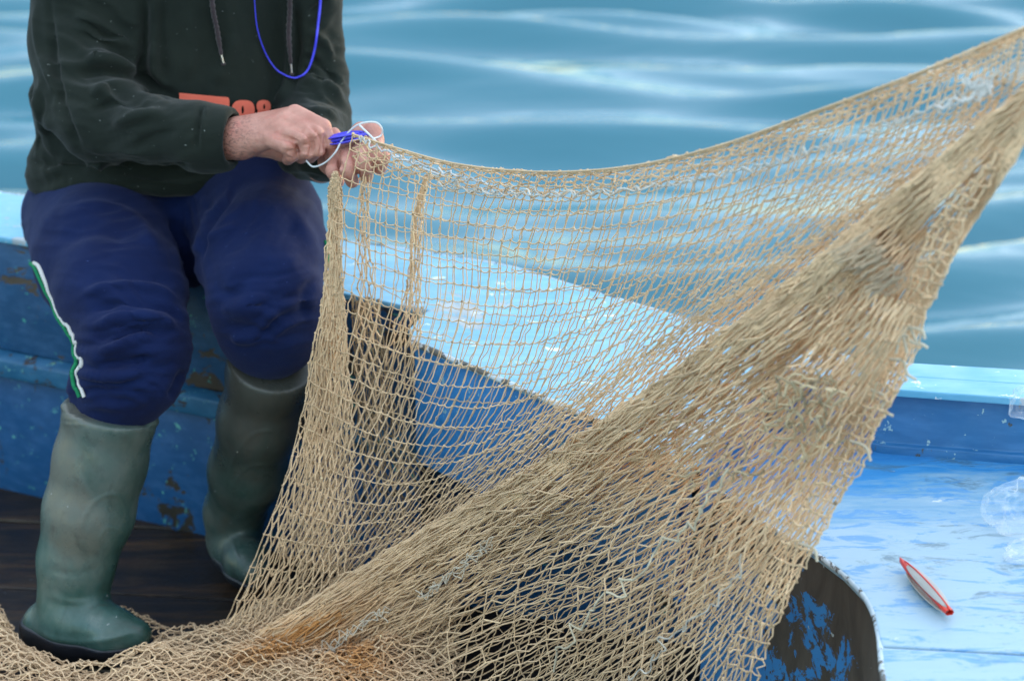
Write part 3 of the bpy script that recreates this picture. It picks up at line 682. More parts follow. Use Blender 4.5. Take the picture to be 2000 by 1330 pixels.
boot([(222, 775, .05, 85), (216, 803, .05, 87), (196, 900, .045, 87), (173, 1000, .035, 85), (150, 1090, .03, 72), (143, 1160, .025, 70)],
     [(95, 1222, .035, 52), (150, 1218, .01, 62), (215, 1232, -.025, 45), (268, 1238, -.03, 29)], 'scuffed boot planted in front on the net', 0.033,
     [([(150, 1050), (180, 985), (225, 965), (250, 1000)], 3, 0.002), ([(60, 1225), (120, 1250), (200, 1250), (290, 1225)], 5, 0.003), ([(90, 1160), (140, 1175), (200, 1170)], 7, 0.0025),
      ([(85, 1110), (140, 1120), (210, 1105)], 8, -0.0018), ([(90, 793), (210, 797), (350, 838)], 6, 0.0055), ([(90, 806), (210, 810), (350, 850)], 3, -0.003), ([(118, 806), (150, 808), (172, 808)], 2.5, 0.002), ([(116, 817), (150, 818), (170, 817)], 2.5, 0.002), ([(114, 827), (150, 829), (165, 827)], 2.5, 0.002),
      ([(190, 1060), (210, 1030), (250, 1040)], 4, 0.0015)],
     (-0.86, -0.14, -0.02), (-0.45, 0.16, 0.42), (c1 + np.array([0, 0, 0.002]), d1, rad(216, 803, .05, 85)))
c2 = W(528, 700, .125); d2 = c2 - W(492, 850, .18)
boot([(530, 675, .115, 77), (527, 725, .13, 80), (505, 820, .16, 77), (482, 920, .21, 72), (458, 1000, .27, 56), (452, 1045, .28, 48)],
     [(446, 1040, .31, 38), (462, 1070, .26, 42), (483, 1098, .20, 40), (492, 1112, .165, 30)], 'muddy boot, colour darkened for shade, tucked back against the bulkhead', 0.030,
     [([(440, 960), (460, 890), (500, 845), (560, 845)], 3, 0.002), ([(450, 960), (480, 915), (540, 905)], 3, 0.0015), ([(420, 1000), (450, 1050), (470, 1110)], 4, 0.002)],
     (-0.52, -0.02, -0.02), (-0.24, 0.46, 0.42), (c2 + np.array([0, 0, -0.004]), d2, rad(526, 722, .13, 70)), 'boot_muddy_shaded')

# surface placing: turn a line given on the garment into one lying on its mesh
def bvh_of(V, Q): return BVHTree.FromPolygons([Vector(v) for v in V], [tuple(q) for q in Q.tolist()])
BH = bvh_of(Vho, Qho); BT = bvh_of(Vtr, Qtr)
def onto(bv, px, py, off=0.002, Yfall=0.2):
    d = W(px, py, 0.0) - CAMP; d = Vector(d).normalized(); hit = bv.ray_cast(Vector(CAMP), d)
    if hit[0] is None: return np.array(W(px, py, Yfall))
    return np.array(hit[0] - d * off)
def onto_line(bv, pl, n, off=0.003):
    q = crom(np.array(pl, float), np.linspace(0, 1, n)); P = np.array([onto(bv, a, c, off) for a, c in q])
    return P
def sm1(P, k=3):
    for _ in range(k): P[1:-1] = 0.25 * P[:-2] + 0.5 * P[1:-1] + 0.25 * P[2:]
    return P
def string(pl, tip):
    P = sm1(onto_line(BH, pl, 40, 0.006), 4); r = 0.0034 * np.ones(40); r[-6:] = 0.0026
    V, Q = tubes(P[None], (r * (1 + 0.2 * np.sin(np.arange(40) * 1.9)))[None], 8); st = mesh_obj('drawstring', V, Q, M['string'], hoodie)
    P2 = np.array([P[-1], P[-1] + (W(tip[0], tip[1], 0.2) - W(pl[-1][0], pl[-1][1], 0.2))]); P2 = crom(P2, np.linspace(0, 1, 6))
    V, Q = tubes(P2[None], 0.0016, 8); mesh_obj('metal_tip', V, Q, M['metal'], st)
    V, Q = tubes(crom(P2[-2:], np.linspace(0, 1.0, 4))[None], 0.003, 8); mesh_obj('end_knot', V, Q, M['string'], st)
string([(412, -30), (416, 20), (424, 60), (432, 108)], (437, 128)); string([(566, -30), (566, 20), (564, 70), (568, 125)], (570, 148))
q = crom(np.array([(492, -120), (497, 0), (503, 60), (522, 112), (548, 142), (575, 153), (600, 140), (614, 100), (621, 50), (626, 0), (626, -90)], float), np.linspace(0, 1, 90))
P = np.array([onto(BH, a, c, 0.006) for a, c in q]); P = sm1(P, 8); P[:, 1] = np.minimum(P[:, 1], np.convolve(np.pad(P[:, 1], 8, 'edge'), np.ones(17) / 17, 'valid'))
V, Q = tubes(P[None], np.linspace(0.0005, 0.0022, 90)[None], 8); mesh_obj('neck_cord', V, Q, M['cord_blue'], person)
# printed letters on the hoodie front
def decal(polys, name='print'):
    for outer, inner in polys:
        n = 44
        def rs(p):
            p = np.array(p + [p[0]], float); sg = np.concatenate([[0], np.cumsum(np.linalg.norm(np.diff(p, axis=0), axis=1))]); u = np.linspace(0, sg[-1], n, endpoint=False)
            return np.stack([np.interp(u, sg, p[:, k]) for k in range(2)], -1)
        O = rs(outer); I = rs(inner) if inner else np.repeat(O.mean(0)[None], n, 0)
        rings = 8; V = []
        for k in range(rings + 1):
            X = I + (O - I) * k / rings; V += [onto(BTORSO, a, c, 0.006) for a, c in X]
        i = np.arange((rings + 1) * n).reshape(rings + 1, n)
        Q = np.stack([i[:-1], np.roll(i[:-1], -1, 1), np.roll(i[1:], -1, 1), i[1:]], -1).reshape(-1, 4)
        mesh_obj(name, np.array(V), Q, M['print'], hoodie)
def ell(cx, cy, rx, ry, e=1.0, n=28): return [(cx + rx * np.sign(math.cos(a)) * abs(math.cos(a)) ** e, cy + ry * np.sign(math.sin(a)) * abs(math.sin(a)) ** e) for a in np.linspace(0, 2 * math.pi, n, endpoint=False)]
decal([([(350, 182), (448, 191), (448, 245), (352, 235)], None),
       (ell(475, 217, 22.5, 21, 0.75), ell(474, 215, 2.4, 8)),
       (ell(515, 208, 14, 12, 0.85), ell(516, 209, 2.0, 5)), ([(505, 214), (520, 216), (518, 232), (498, 232)], None)])
# trouser side piping: white with green beside it
pp = [(72, 513), (84, 520), (98, 545), (118, 575), (140, 592), (157, 604), (166, 620), (168, 636), (186, 655), (180, 662), (163, 678), (168, 688), (188, 694), (184, 712), (172, 722), (150, 722), (137, 732), (140, 755), (150, 772)]
def near(bv, px, py, Y, off):
    p = Vector(W(px, py, Y)); loc, nrm, _, _ = bv.find_nearest(p); return np.array(loc + nrm * off)
ys = np.interp(np.linspace(0, 1, 90), [0, 0.5, 1], [0.21, 0.06, 0.0]); q = crom(np.array(pp, float), np.linspace(0, 1, 90))
P = np.array([near(BT, a, c, y, 0.0008) for (a, c), y in zip(q, ys)])
V, Q = tubes(P[None], 0.0026 * (1 + 0.35 * np.sin(np.linspace(0, 19, 90)))[None], 8); mesh_obj('white_piping', V, Q, M['white_piping'], trousers)
P = np.array([near(BT, a - 9, c + 2, y + .010, 0.002) for (a, c), y in zip(q, ys)]); V, Q = tubes(P[None], 0.0032, 8); mesh_obj('green_piping', V, Q, M['green_piping'], trousers)
P = np.array([near(BT, 634, 470 + k * 4, 0.17 - k * .001, 0.001) for k in range(14)]); V, Q = tubes(P[None], 0.0028, 8); mesh_obj('green_piping', V, Q, M['green_piping'], trousers)
# hair and eyes (above the picture)
hs = SDF((-0.80, 0.1, 1.25), (-0.3, 0.6, 1.75), 0.006); hs.chain([(335, -545, .37, 122), (335, -590, .37, 118)], 0.03); hs.clip((0, 0.75, 1), 1.36 + 0.75 * 0.30 + 0.06, 0.01)
sdf_obj('hair', hs, M['hair'], person, 2, None, [(60, 0.004, 2)])
for ex in (305, 365):
    e = SDF(W(ex, -520, .235) - 0.03, W(ex, -520, .235) + 0.03, 0.003); e.cone(W(ex, -520, .25), W(ex, -520, .251), 0.012, 0.012, 0.001); sdf_obj('eye', e, M['eye'], person, 1)

# ------------------------------------------------------------------ the net
net = empty('fishing_net', (0.0, -0.3, 0.02), 'tan mesh fishing net held up by the hands and draped down to the floor', 'net')
YT = ([0, 250, 430, 640, 700, 850, 1000, 1200, 1400, 1600, 1800, 2100], [-.03, -.03, -.02, -.025, -.03, -.085, -.19, -.37, -.49, -.57, -.62, -.67])
def Yn(px, py): return np.interp(px, *YT) - 0.00004 * np.clip(py - 700, 0, 500)
TAN = np.array([0.80, 0.57, 0.355])
acc = {}
def add_links(part, A, B, r, sag=0.06, wob=0.10, col=None, K=4, sides=5, colj=0.10):
    """A,B (N,3) knot positions -> slack twine between them"""
    N = len(A); L = np.linalg.norm(B - A, axis=1, keepdims=True)
    t = np.linspace(0, 1, K)[None, :, None]; P = A[:, None] + (B - A)[:, None] * t
    bow = 4 * t * (1 - t); P[..., 2:] -= (sag * L * (0.4 + RNG.random((N, 1))))[:, None] * bow
    side = RNG.normal(0, 1, (N, 3)); side -= (side * (B - A)).sum(1, keepdims=True) / (L ** 2 + 1e-9) * (B - A)
    P += (side * L * wob)[:, None] * np.sin(2 * math.pi * t) * 0.5 + (side[:, ::-1] * L * wob * 0.6)[:, None] * bow
    rr = r * (0.85 + 0.3 * RNG.random(N))
    V, Q = tubes(P, rr, sides)
    c = (TAN if col is None else np.asarray(col)); c = np.broadcast_to(c, (N, 3)) * (1 + colj * RNG.normal(0, 1, (N, 1)))
    C = np.repeat(np.clip(c, 0.01, 0.97), K * sides, 0)
    acc.setdefault(part, []).append((V, Q, C))
OCT = np.array([(1,0,0),(0,1,0),(-1,0,0),(0,-1,0),(0,0,1),(0,0,-1)], float)
# knots as small lumpy octahedra stored as quads (two triangles folded) via tubes of 3 rings
def add_knots(part, K_, r, col=None):
    N = len(K_); d = RNG.normal(0, 1, (N, 3)); d /= np.linalg.norm(d, axis=1, keepdims=True)
    s_ = np.array([-1, -0.45, 0.45, 1])[None, :, None] * r * 1.15; P = K_[:, None] + d[:, None] * s_
    rr = np.repeat(np.array([[0.15, 0.95, 0.95, 0.15]]) * r, N, 0) * (0.8 + 0.4 * RNG.random((N, 1)))
    V, Q = tubes(P, rr, 5); c = (TAN * 0.8 if col is None else np.asarray(col)); c = np.broadcast_to(c, (N, 3)) * (1 + 0.2 * RNG.normal(0, 1, (N, 1)))
    acc.setdefault(part, []).append((V, Q, np.repeat(np.clip(c, 0.01, 0.9), 20, 0)))
def orange(px, py):
    """rust dyed stretch of the net"""
    dx, dy = px - 575, py - 1238
    a = np.exp(-((dx * 0.91 - dy * 0.41) / 150) ** 2 - ((dx * 0.41 + dy * 0.91) / 27) ** 2)
    b_ = np.exp(-((px - 690) / 70) ** 2 - ((py - 1285) / 60) ** 2) * 0.9 + 0.3 * np.exp(-((px - 1270) / 110) ** 2 - ((py - 890) / 45) ** 2)
    return np.clip(a * 1.2 + b_, 0, 1)
def tint(px, py):
    o = orange(px, py)[:, None] * (RNG.random((len(px), 1)) < 0.85)
    return TAN * (1 - o) + np.array([0.66, 0.30, 0.09]) * o
def surf(ctrl, U, Vv):
    """ctrl list of rows [(px,py)...] each any length. U,Vv (n,) (m,) -> (m,n,2)"""
    rows = np.array([crom(np.array(r, float), U) for r in ctrl])       # (R,n,2)
    return crom(rows, Vv)
def place(XY, dY=0.0, rip=0.012, seed=0, fr=1.0):
    px, py = XY[..., 0], XY[..., 1]
    Y = Yn(px, py) + dY + rip * vnoise(np.stack([px / 90 * fr, py / 130 * fr, np.full_like(px, seed * 3.7)], -1), 1.0, seed + 40)
    return W(px, py, Y)
def grid_sheet(part, ctrl, nu, nv, dY=0, r=0.00125, upow=1.0, vpow=1.0, jit=2.2, sag=0.10, wob=0.08, rip=0.012, seed=0, urange=(0, 1), vrange=(0, 1), knots=0.0024, shear=0.0, drop=0.0, col=None):
    U = urange[0] + (urange[1] - urange[0]) * np.linspace(0, 1, nu) ** upow; Vv = vrange[0] + (vrange[1] - vrange[0]) * np.linspace(0, 1, nv) ** vpow
    if shear:
        XY = np.array([surf(ctrl, np.clip(U + shear * (v - 0.5) * 4 * U * (1 - U), 0, 1), np.array([v]))[0] for v in Vv])
    else: XY = surf(ctrl, U, Vv)
    # neighbours never bunch perfectly: mesh size drifts over the cloth
    dr = np.stack([vnoise(np.stack([XY[..., 0] / 60, XY[..., 1] / 60, 0 * XY[..., 0] + k], -1), 1.0, seed + 70 + k) for k in range(2)], -1)
    XY = XY + dr * jit * 2.0 + RNG.normal(0, jit * 0.55, XY.shape)
    P = place(XY, dY, rip, seed)
    def links(a, b, m, sg):
        A, B, X = P[a].reshape(-1, 3), P[b].reshape(-1, 3), XY[a].reshape(-1, 2)
        keep = RNG.random(len(A)) >= drop
        A, B, X = A[keep], B[keep], X[keep]
        add_links(part, A, B, r, sg, wob, tint(X[:, 0], X[:, 1]) if col is None else col)
    s_ = slice(None)
    links((s_, slice(0, -1)), (s_, slice(1, None)), 0, sag); links((slice(0, -1), s_), (slice(1, None), s_), 1, sag * 0.3)
    if knots: add_knots(part, P.reshape(-1, 3), knots, tint(XY[..., 0].ravel(), XY[..., 1].ravel()) * 0.8 if col is None else np.array(col) * 0.8)
    return XY, P
def diamond_sheet(part, ctrl, ns, nw, dY=0, r=0.001, jit=1.2, sag=0.04, wob=0.09, rip=0.015, seed=0, urange=(0, 1), vrange=(0, 1), upow=1.0, vpow=1.0, knots=0.0018, drop=0.0, col=None, ujit=0.0):
    """net pulled lengthwise: links run from (i,j) to (i+1,j+-1)"""
    U = urange[0] + (urange[1] - urange[0]) * np.linspace(0, 1, ns) ** upow; Vv = vrange[0] + (vrange[1] - vrange[0]) * np.linspace(0, 1, nw) ** vpow
    XY = np.array([surf(ctrl, np.clip(U + ujit * RNG.normal(0, 1) / ns, 0, 1), np.array([v]))[0] for v in Vv]) if ujit else surf(ctrl, U, Vv)
    dr = np.stack([vnoise(np.stack([XY[..., 0] / 70, XY[..., 1] / 70, 0 * XY[..., 0] + k], -1), 1.0, seed + 90 + k) for k in range(2)], -1)
    XY = XY + dr * jit * 2.5 + RNG.normal(0, jit * 0.6, XY.shape); P = place(XY, dY, rip, seed)
    I, J = np.meshgrid(np.arange(ns - 1), np.arange(nw), indexing='ij'); ev = (I + J) % 2 == 0; I, J = I[ev], J[ev]
    for dj in (-1, 1):
        ok = (J + dj >= 0) & (J + dj < nw); i, j = I[ok], J[ok]; kp = RNG.random(len(i)) >= drop; i, j = i[kp], j[kp]
        X = XY[j, i]; add_links(part, P[j, i], P[j + dj, i + 1], r, sag, wob, tint(X[:, 0], X[:, 1]) if col is None else col)
    if knots:
        I, J = np.meshgrid(np.arange(ns), np.arange(nw), indexing='ij'); ev = (I + J) % 2 == 0
        add_knots(part, P[J[ev], I[ev]], knots, None if col is None else np.array(col) * 0.8)
    return XY, P
rowsA = [
 [(688, 262), (770, 288), (880, 318), (1000, 333), (1120, 335), (1260, 320), (1420, 280), (1600, 215), (1800, 140), (2030, 42)],
 [(655, 400), (770, 432), (880, 455), (1000, 466), (1140, 468), (1280, 445), (1440, 395), (1620, 320), (1820, 220), (2030, 80)],
 [(648, 540), (780, 590), (900, 612), (1020, 618), (1150, 600), (1290, 550), (1450, 475), (1640, 370), (1830, 260), (2030, 115)],
 [(612, 720), (740, 778), (870, 808), (990, 802), (1120, 750), (1260, 670), (1430, 565), (1630, 430), (1820, 305), (2030, 140)],
 [(555, 940), (670, 985), (790, 985), (920, 930), (1060, 842), (1210, 745), (1390, 620), (1590, 480), (1800, 335), (2030, 165)],
 [(432, 1235), (560, 1205), (700, 1125), (850, 1030), (1000, 940), (1160, 845), (1350, 715), (1570, 545), (1790, 365), (2030, 180)]]
XA, PA = grid_sheet('netting', rowsA, 74, 25, 0.0, 0.00080, 0.96, 1.0, 1.6, 0.12, 0.05, seed=1, shear=-0.24, drop=0.004, knots=0.00155)
# second thickness of the net hanging behind the first
rowsA2 = [[(p[0] + 10 + 10 * k, p[1] + 8 - 3 * k) for p in r] for k, r in enumerate(rowsA)]
grid_sheet('netting', rowsA2, 50, 18, 0.075, 0.00072, 0.9, 1.05, 2.0, 0.08, 0.05, seed=2, urange=(0.02, 0.93), shear=-0.30, drop=0.02, knots=0.0012)
# doubled selvedge band under the top line
diamond_sheet('netting', [rowsA[0], [(a[0], a[1] * 0.62 + b_[1] * 0.38) for a, b_ in zip(rowsA[0], rowsA[1])]], 58, 8, 0.02, 0.0009, 1.2, seed=3, urange=(0.0, 1.0))
# gathered upright folds at the left under the hand
def gather(left, right, ns, nw, dY, seed, **k): diamond_sheet('netting', [left, right], ns, nw, dY, seed=seed, ujit=0.35, **k)
gather([(652, 338), (641, 380), (640, 470), (628, 580), (606, 700), (585, 830), (548, 960), (505, 1085), (450, 1200), (415, 1260)], [(660, 338), (667, 380), (668, 470), (672, 580), (680, 700), (690, 830), (690, 960), (680, 1085), (640, 1180), (560, 1240)], 40, 24, 0.0, 5, rip=0.02)
gather([(654, 342), (644, 385), (644, 480), (634, 600), (615, 730), (590, 880), (560, 1000), (540, 1090)], [(660, 342), (665, 385), (664, 480), (664, 600), (665, 730), (660, 880), (655, 1000), (650, 1100)], 34, 15, 0.015, 6, rip=0.02)
gather([(625, 560), (612, 700), (600, 850), (590, 1000), (580, 1120)], [(672, 560), (680, 700), (690, 850), (692, 1000), (690, 1130)], 22, 22, 0.10, 7, rip=0.03)
gather([(832, 345), (806, 420), (795, 540), (770, 640), (730, 760), (700, 900), (690, 1040), (690, 1120)], [(838, 345), (824, 420), (822, 540), (822, 640), (810, 760), (800, 900), (800, 1040), (800, 1100)], 30, 12, 0.09, 8, rip=0.02, drop=0.05)
gather([(705, 345), (702, 450), (700, 570), (690, 700), (680, 850)], [(722, 340), (722, 450), (735, 570), (745, 700), (750, 850)], 22, 7, 0.05, 9)
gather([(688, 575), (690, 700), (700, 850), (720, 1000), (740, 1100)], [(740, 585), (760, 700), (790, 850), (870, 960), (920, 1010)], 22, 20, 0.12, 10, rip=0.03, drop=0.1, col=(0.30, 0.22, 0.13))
# rolled diagonal fold
fold_hi = [(2030, 150), (1880, 268), (1780, 352), (1650, 455), (1560, 535), (1400, 655), (1250, 770), (1100, 872), (960, 955), (830, 1030), (700, 1112), (560, 1198), (420, 1290)]
fold_lo = [(2030, 200), (1900, 335), (1810, 425), (1700, 530), (1610, 620), (1450, 745), (1300, 855), (1150, 950), (1010, 1030), (880, 1105), (760, 1180), (640, 1262), (520, 1345)]
diamond_sheet('netting', [fold_hi, fold_lo], 36, 44, -0.03, seed=11, ujit=0.45, rip=0.02, r=0.00085, jit=0.6, wob=0.06, sag=0.01, knots=0.0013)
diamond_sheet('netting', [fold_hi, fold_lo], 32, 34, -0.012, urange=(0.14, 1), seed=12, ujit=0.45, rip=0.02, r=0.0008, jit=0.6, wob=0.06, sag=0.01, knots=0.0013)
diamond_sheet('netting', [fold_hi, [(0.5 * (a[0] + c[0]), 0.5 * (a[1] + c[1])) for a, c in zip(fold_hi, fold_lo)]], 34, 30, -0.04, seed=13, ujit=0.45, rip=0.01, r=0.00085, jit=0.5, wob=0.06, sag=0.01, knots=0.0013)
diamond_sheet('netting', [fold_hi, fold_lo, [(a[0] + 60 * min(1, i / 4), a[1] + 55 * min(1, i / 4)) for i, a in enumerate(fold_lo)]], 33, 52, -0.02, seed=21, ujit=0.4, rip=0.025, r=0.0008, jit=0.9, wob=0.06, sag=0.01, knots=0.0013, urange=(0.18, 1))
# layers hanging right of the fold
edgeR = [(2030, 240), (1965, 300), (1905, 400), (1868, 480), (1830, 560), (1800, 640), (1760, 750), (1715, 830), (1680, 905), (1620, 1010), (1560, 1120), (1510, 1225), (1462, 1345)]
m1 = [(2030, 205), (1890, 345), (1800, 440), (1690, 560), (1600, 660), (1460, 790), (1340, 890), (1220, 975), (1100, 1055), (1000, 1120), (900, 1190), (800, 1265), (720, 1345)]
m2 = [(2030, 220), (1920, 360), (1840, 470), (1750, 590), (1680, 690), (1580, 810), (1490, 910), (1400, 1000), (1320, 1080), (1250, 1150), (1180, 1215), (1110, 1280), (1040, 1350)]
m3 = [(2030, 232), (1945, 370), (1870, 480), (1795, 600), (1735, 700), (1665, 810), (1600, 910), (1535, 1000), (1470, 1090), (1410, 1160), (1360, 1230), (1310, 1290), (1260, 1355)]
diamond_sheet('netting', [fold_hi, m1, m2, m3, edgeR], 38, 70, -0.03, seed=14, ujit=0.12, rip=0.03, r=0.0009, vpow=0.8, jit=1.0, wob=0.04, sag=0.02, knots=0.0015)
diamond_sheet('netting', [fold_lo, m1, m2, m3], 30, 58, 0.0, urange=(0.2, 1), seed=15, ujit=0.12, rip=0.03, r=0.0008, drop=0.03, jit=1.0, wob=0.04, sag=0.02, knots=0.0013)
diamond_sheet('netting', [m1, m2, m3, edgeR], 40, 34, 0.03, seed=16, ujit=0.12, rip=0.03, r=0.0008, jit=1.3, wob=0.05, knots=0.0013, drop=0.12, urange=(0.22, 1.0))
diamond_sheet('netting', [m1, m2, m3], 26, 20, -0.055, seed=17, rip=0.03, r=0.0010, jit=1.3, wob=0.06, urange=(0.25, 1.0), drop=0.1)
e2 = [(a[0] - 55 * min(1, i / 3), a[1] - 18 * min(1, i / 3)) for i, a in enumerate(edgeR)]
grid_sheet('netting', [e2, [(a[0] + 2, a[1]) for a in edgeR]], 46, 4, -0.045, 0.0011, 1.0, 1.0, 5.0, 0.22, 0.16, seed=18, knots=0.0021)

# heap on the floor around and in front of the near boot
def heap(seed, x0, x1, y0, y1, n1, n2, hgt, r=0.00098, base=0.006, mask=None, wave=1.0, col=None):
    U, Vv = np.meshgrid(np.linspace(x0, x1, n1), np.linspace(y0, y1, n2), indexing='ij')
    Q3 = np.stack([U * 7 * wave, Vv * 9 * wave, 0 * U + seed], -1)
    X = U + 0.012 * vnoise(Q3 * 2, 1, seed) + RNG.normal(0, .002, U.shape); Y = Vv + 0.012 * vnoise(Q3 * 2 + 9, 1, seed + 1) + RNG.normal(0, .002, U.shape)
    H = hgt(X, Y); Z = base + H * (0.75 + 0.45 * vnoise(Q3, 1, seed + 2)) + 0.010 * np.abs(vnoise(Q3 * 3, 1, seed + 3))
    P = np.stack([X, Y, np.maximum(Z, 0.004)], -1); ok = H > 0.0015
    I, J = np.meshgrid(np.arange(n1 - 1), np.arange(n2), indexing='ij'); ev = (I + J) % 2 == 0; I, J = I[ev], J[ev]
    for dj in (-1, 1):
        g = (J + dj >= 0) & (J + dj < n2); i, j = I[g], J[g]; g = ok[i, j] & ok[i + 1, j + dj]; i, j = i[g], j[g]
        a = P[i, j]; px, py, _ = proj(a); add_links('netting', a, P[i + 1, j + dj], r, 0.05, 0.16, tint(px, py) if col is None else col, K=5)
    g = ok & ((np.add.outer(np.arange(n1), np.arange(n2)) % 2) == 0); add_knots('netting', P[g], 0.0016)
def h1(X, Y):
    px, py, _ = proj(np.stack([X, Y, 0 * X + 0.02], -1))
    top = np.interp(px, [-200, 0, 40, 120, 200, 260, 330, 440, 520, 700, 900], [1185, 1185, 1262, 1308, 1318, 1292, 1250, 1235, 1190, 1170, 1150])
    return np.clip((py - top) / 60, 0, 1) * 0.045
for k, (sd_, wv) in enumerate(((31, 1.0), (32, 1.4), (33, 0.8), (34, 1.8))):
    heap(sd_, -0.86, -0.08, -0.26, 0.12, 78 - 3 * k, 44 - 2 * k, h1, base=0.004 + 0.010 * k, wave=wv)
def h2(X, Y):
    px, py, _ = proj(np.stack([X, Y, 0 * X + 0.01], -1)); top = np.interp(px, [215, 240, 290, 340, 400], [1190, 1182, 1205, 1228, 1240])
    return np.where((px > 205) & (px < 420), np.clip((py - top) / 25, 0, 1) * 0.018, 0)
heap(35, -0.62, -0.40, -0.05, 0.16, 22, 22, h2, base=0.004, wave=1.5)
def flush(part, name, label=None, mat='net'):
    Vs, Qs, Cs = [], [], []; o = 0
    for V, Q, C in acc[part]: Vs.append(V); Qs.append(Q + o); Cs.append(C); o += len(V)
    ob = mesh_obj(name, np.concatenate(Vs), np.concatenate(Qs), M[mat], net, col=np.concatenate(Cs))
    if label: ob['label'] = label
    return ob
# white mending twine zigzags and frayed ends
zn = [0]
def zig(part, pl, n, amp, dY, r, col, seed):
    zn[0] += 1; part = 'zig%02d' % zn[0]
    rg = np.random.default_rng(seed); q = crom(np.array(pl, float), np.linspace(0, 1, n)); q[:, 0] += rg.normal(0, amp * .6, n); q[:, 1] += np.where(np.arange(n) % 2, 1, -1) * amp * rg.random(n) + rg.normal(0, amp * .3, n)
    P = place(q, dY, 0.005, seed); keep = rg.random(n - 1) < 2
    add_links(part, P[:-1][keep], P[1:][keep], r, 0.02, 0.12, col, K=6)
for k in range(2):
    zig('mendA', [(860, 362), (1000, 378), (1200, 372), (1400, 345), (1550, 305), (1700, 255), (1830, 205), (1960, 140)], 90, 7 + 3 * k, -0.012 - .004 * k, 0.0009, (0.62, 0.60, 0.55), 60 + k)
zig('mendA', [(700, 268), (760, 300), (850, 330), (960, 362)], 30, 6, -0.012, 0.0011, (0.62, 0.64, 0.66), 66)
for k in range(3):
    zig('mendA', [(1830, 215), (1900, 190), (1930, 170), (1880, 160)], 20, 14, -0.02, 0.0012, (0.66, 0.66, 0.64), 70 + k)
    zig('mendB', [(820, 1165), (870, 1130), (920, 1090), (960, 1060)], 16, 13, -0.05, 0.0007, (0.6, 0.54, 0.44), 75 + k)
    zig('mendC', [(590, 1290), (640, 1265), (700, 1225), (760, 1190)], 18, 14, -0.06, 0.0007, (0.6, 0.54, 0.44), 80 + k)
zig('mendD', [(1410, 930), (1370, 1000), (1310, 1060), (1230, 1130), (1170, 1190), (1120, 1240), (1080, 1300)], 24, 17, -0.085, 0.0014, (0.62, 0.56, 0.42), 85)
zig('mendE', [(1460, 1100), (1390, 1180), (1330, 1230), (1270, 1290), (1230, 1330)], 24, 13, -0.08, 0.0009, (0.55, 0.52, 0.46), 86)
for cx, cy, sp_, nn in ((1530, 800, 40, 26), (1560, 850, 45, 24), (1400, 930, 35, 14), (1620, 780, 30, 14)):
    a = np.stack([RNG.normal(cx, sp_, nn), RNG.normal(cy, sp_ * 0.7, nn)], -1); b_ = a + np.stack([RNG.normal(10, 22, nn), RNG.normal(-6, 18, nn)], -1)
    add_links('mendD', place(a, -0.06, 0.02, 5), place(b_, -0.065, 0.02, 6), 0.0011, 0.05, 0.3, (0.55, 0.44, 0.28), K=7, colj=0.25)
fr = [[(1700, 760), (1730, 775), (1722, 800), (1745, 812)], [(1660, 860), (1690, 872), (1700, 900)], [(1738, 700), (1765, 705), (1772, 730), (1790, 742)], [(1560, 1060), (1590, 1072), (1596, 1096)], [(1765, 650), (1782, 668), (1800, 672), (1812, 680)], [(1762, 655), (1775, 640), (1800, 645), (1806, 662)], [(1772, 690), (1764, 655), (1752, 640)], [(1750, 690), (1760, 650), (1775, 635), (1790, 668)]]
for k, f in enumerate(fr):
    q = crom(np.array(f, float), np.linspace(0, 1, 14)); P = place(q, -0.05, 0.002, k); V, Q = tubes(P[None], 0.0016, 6); acc.setdefault('fray%d' % k, []).append((V, Q, np.tile(np.array([[0.62, 0.56, 0.44]]), (len(V), 1))))
# grey stained bunch of twine
for k in range(60):
    t0 = RNG.random(); c = np.array([1655, 478]) * (1 - t0) + np.array([1745, 560]) * t0 + RNG.normal(0, 9, 2); dv = np.array([26, -15]) * (0.6 + 0.6 * RNG.random()) * (1.0 if t0 > 0.3 else 1.3)
    g = 0.30 + 0.22 * RNG.random() if t0 > 0.25 else 0.60
    P = place(np.array([c - dv, c + dv]), -0.06 - 0.01 * RNG.random(), 0.004, 3); add_links('stain', P[:1], P[1:], 0.0009, 0.02, 0.08, (g * 1.25, g * 0.95, g * 0.66), K=5)
nt_ = flush('netting', 'netting'); [flush(k, 'mending_twine') for k in sorted(acc) if k.startswith('zig')]; flush('mendD', 'loose_threads')['kind'] = 'stuff'; [flush(k, 'frayed_end') for k in sorted(acc) if k.startswith('fray')]; flush('stain', 'bunched_twine', 'grey stained bunch of twine')
# head rope along the top
q = crom(np.array(rowsA[0], float), np.linspace(0, 1, 200)); P = place(q, -0.002, 0.01, 1)
V, Q = tubes(np.stack([P, P + np.array([0, 0.004, -0.004]) + RNG.normal(0, .0006, P.shape)]), 0.0012, 7)
mesh_obj('head_line', V, Q, M['net'], net, col=np.tile(TAN * 0.9, (len(V), 1)))

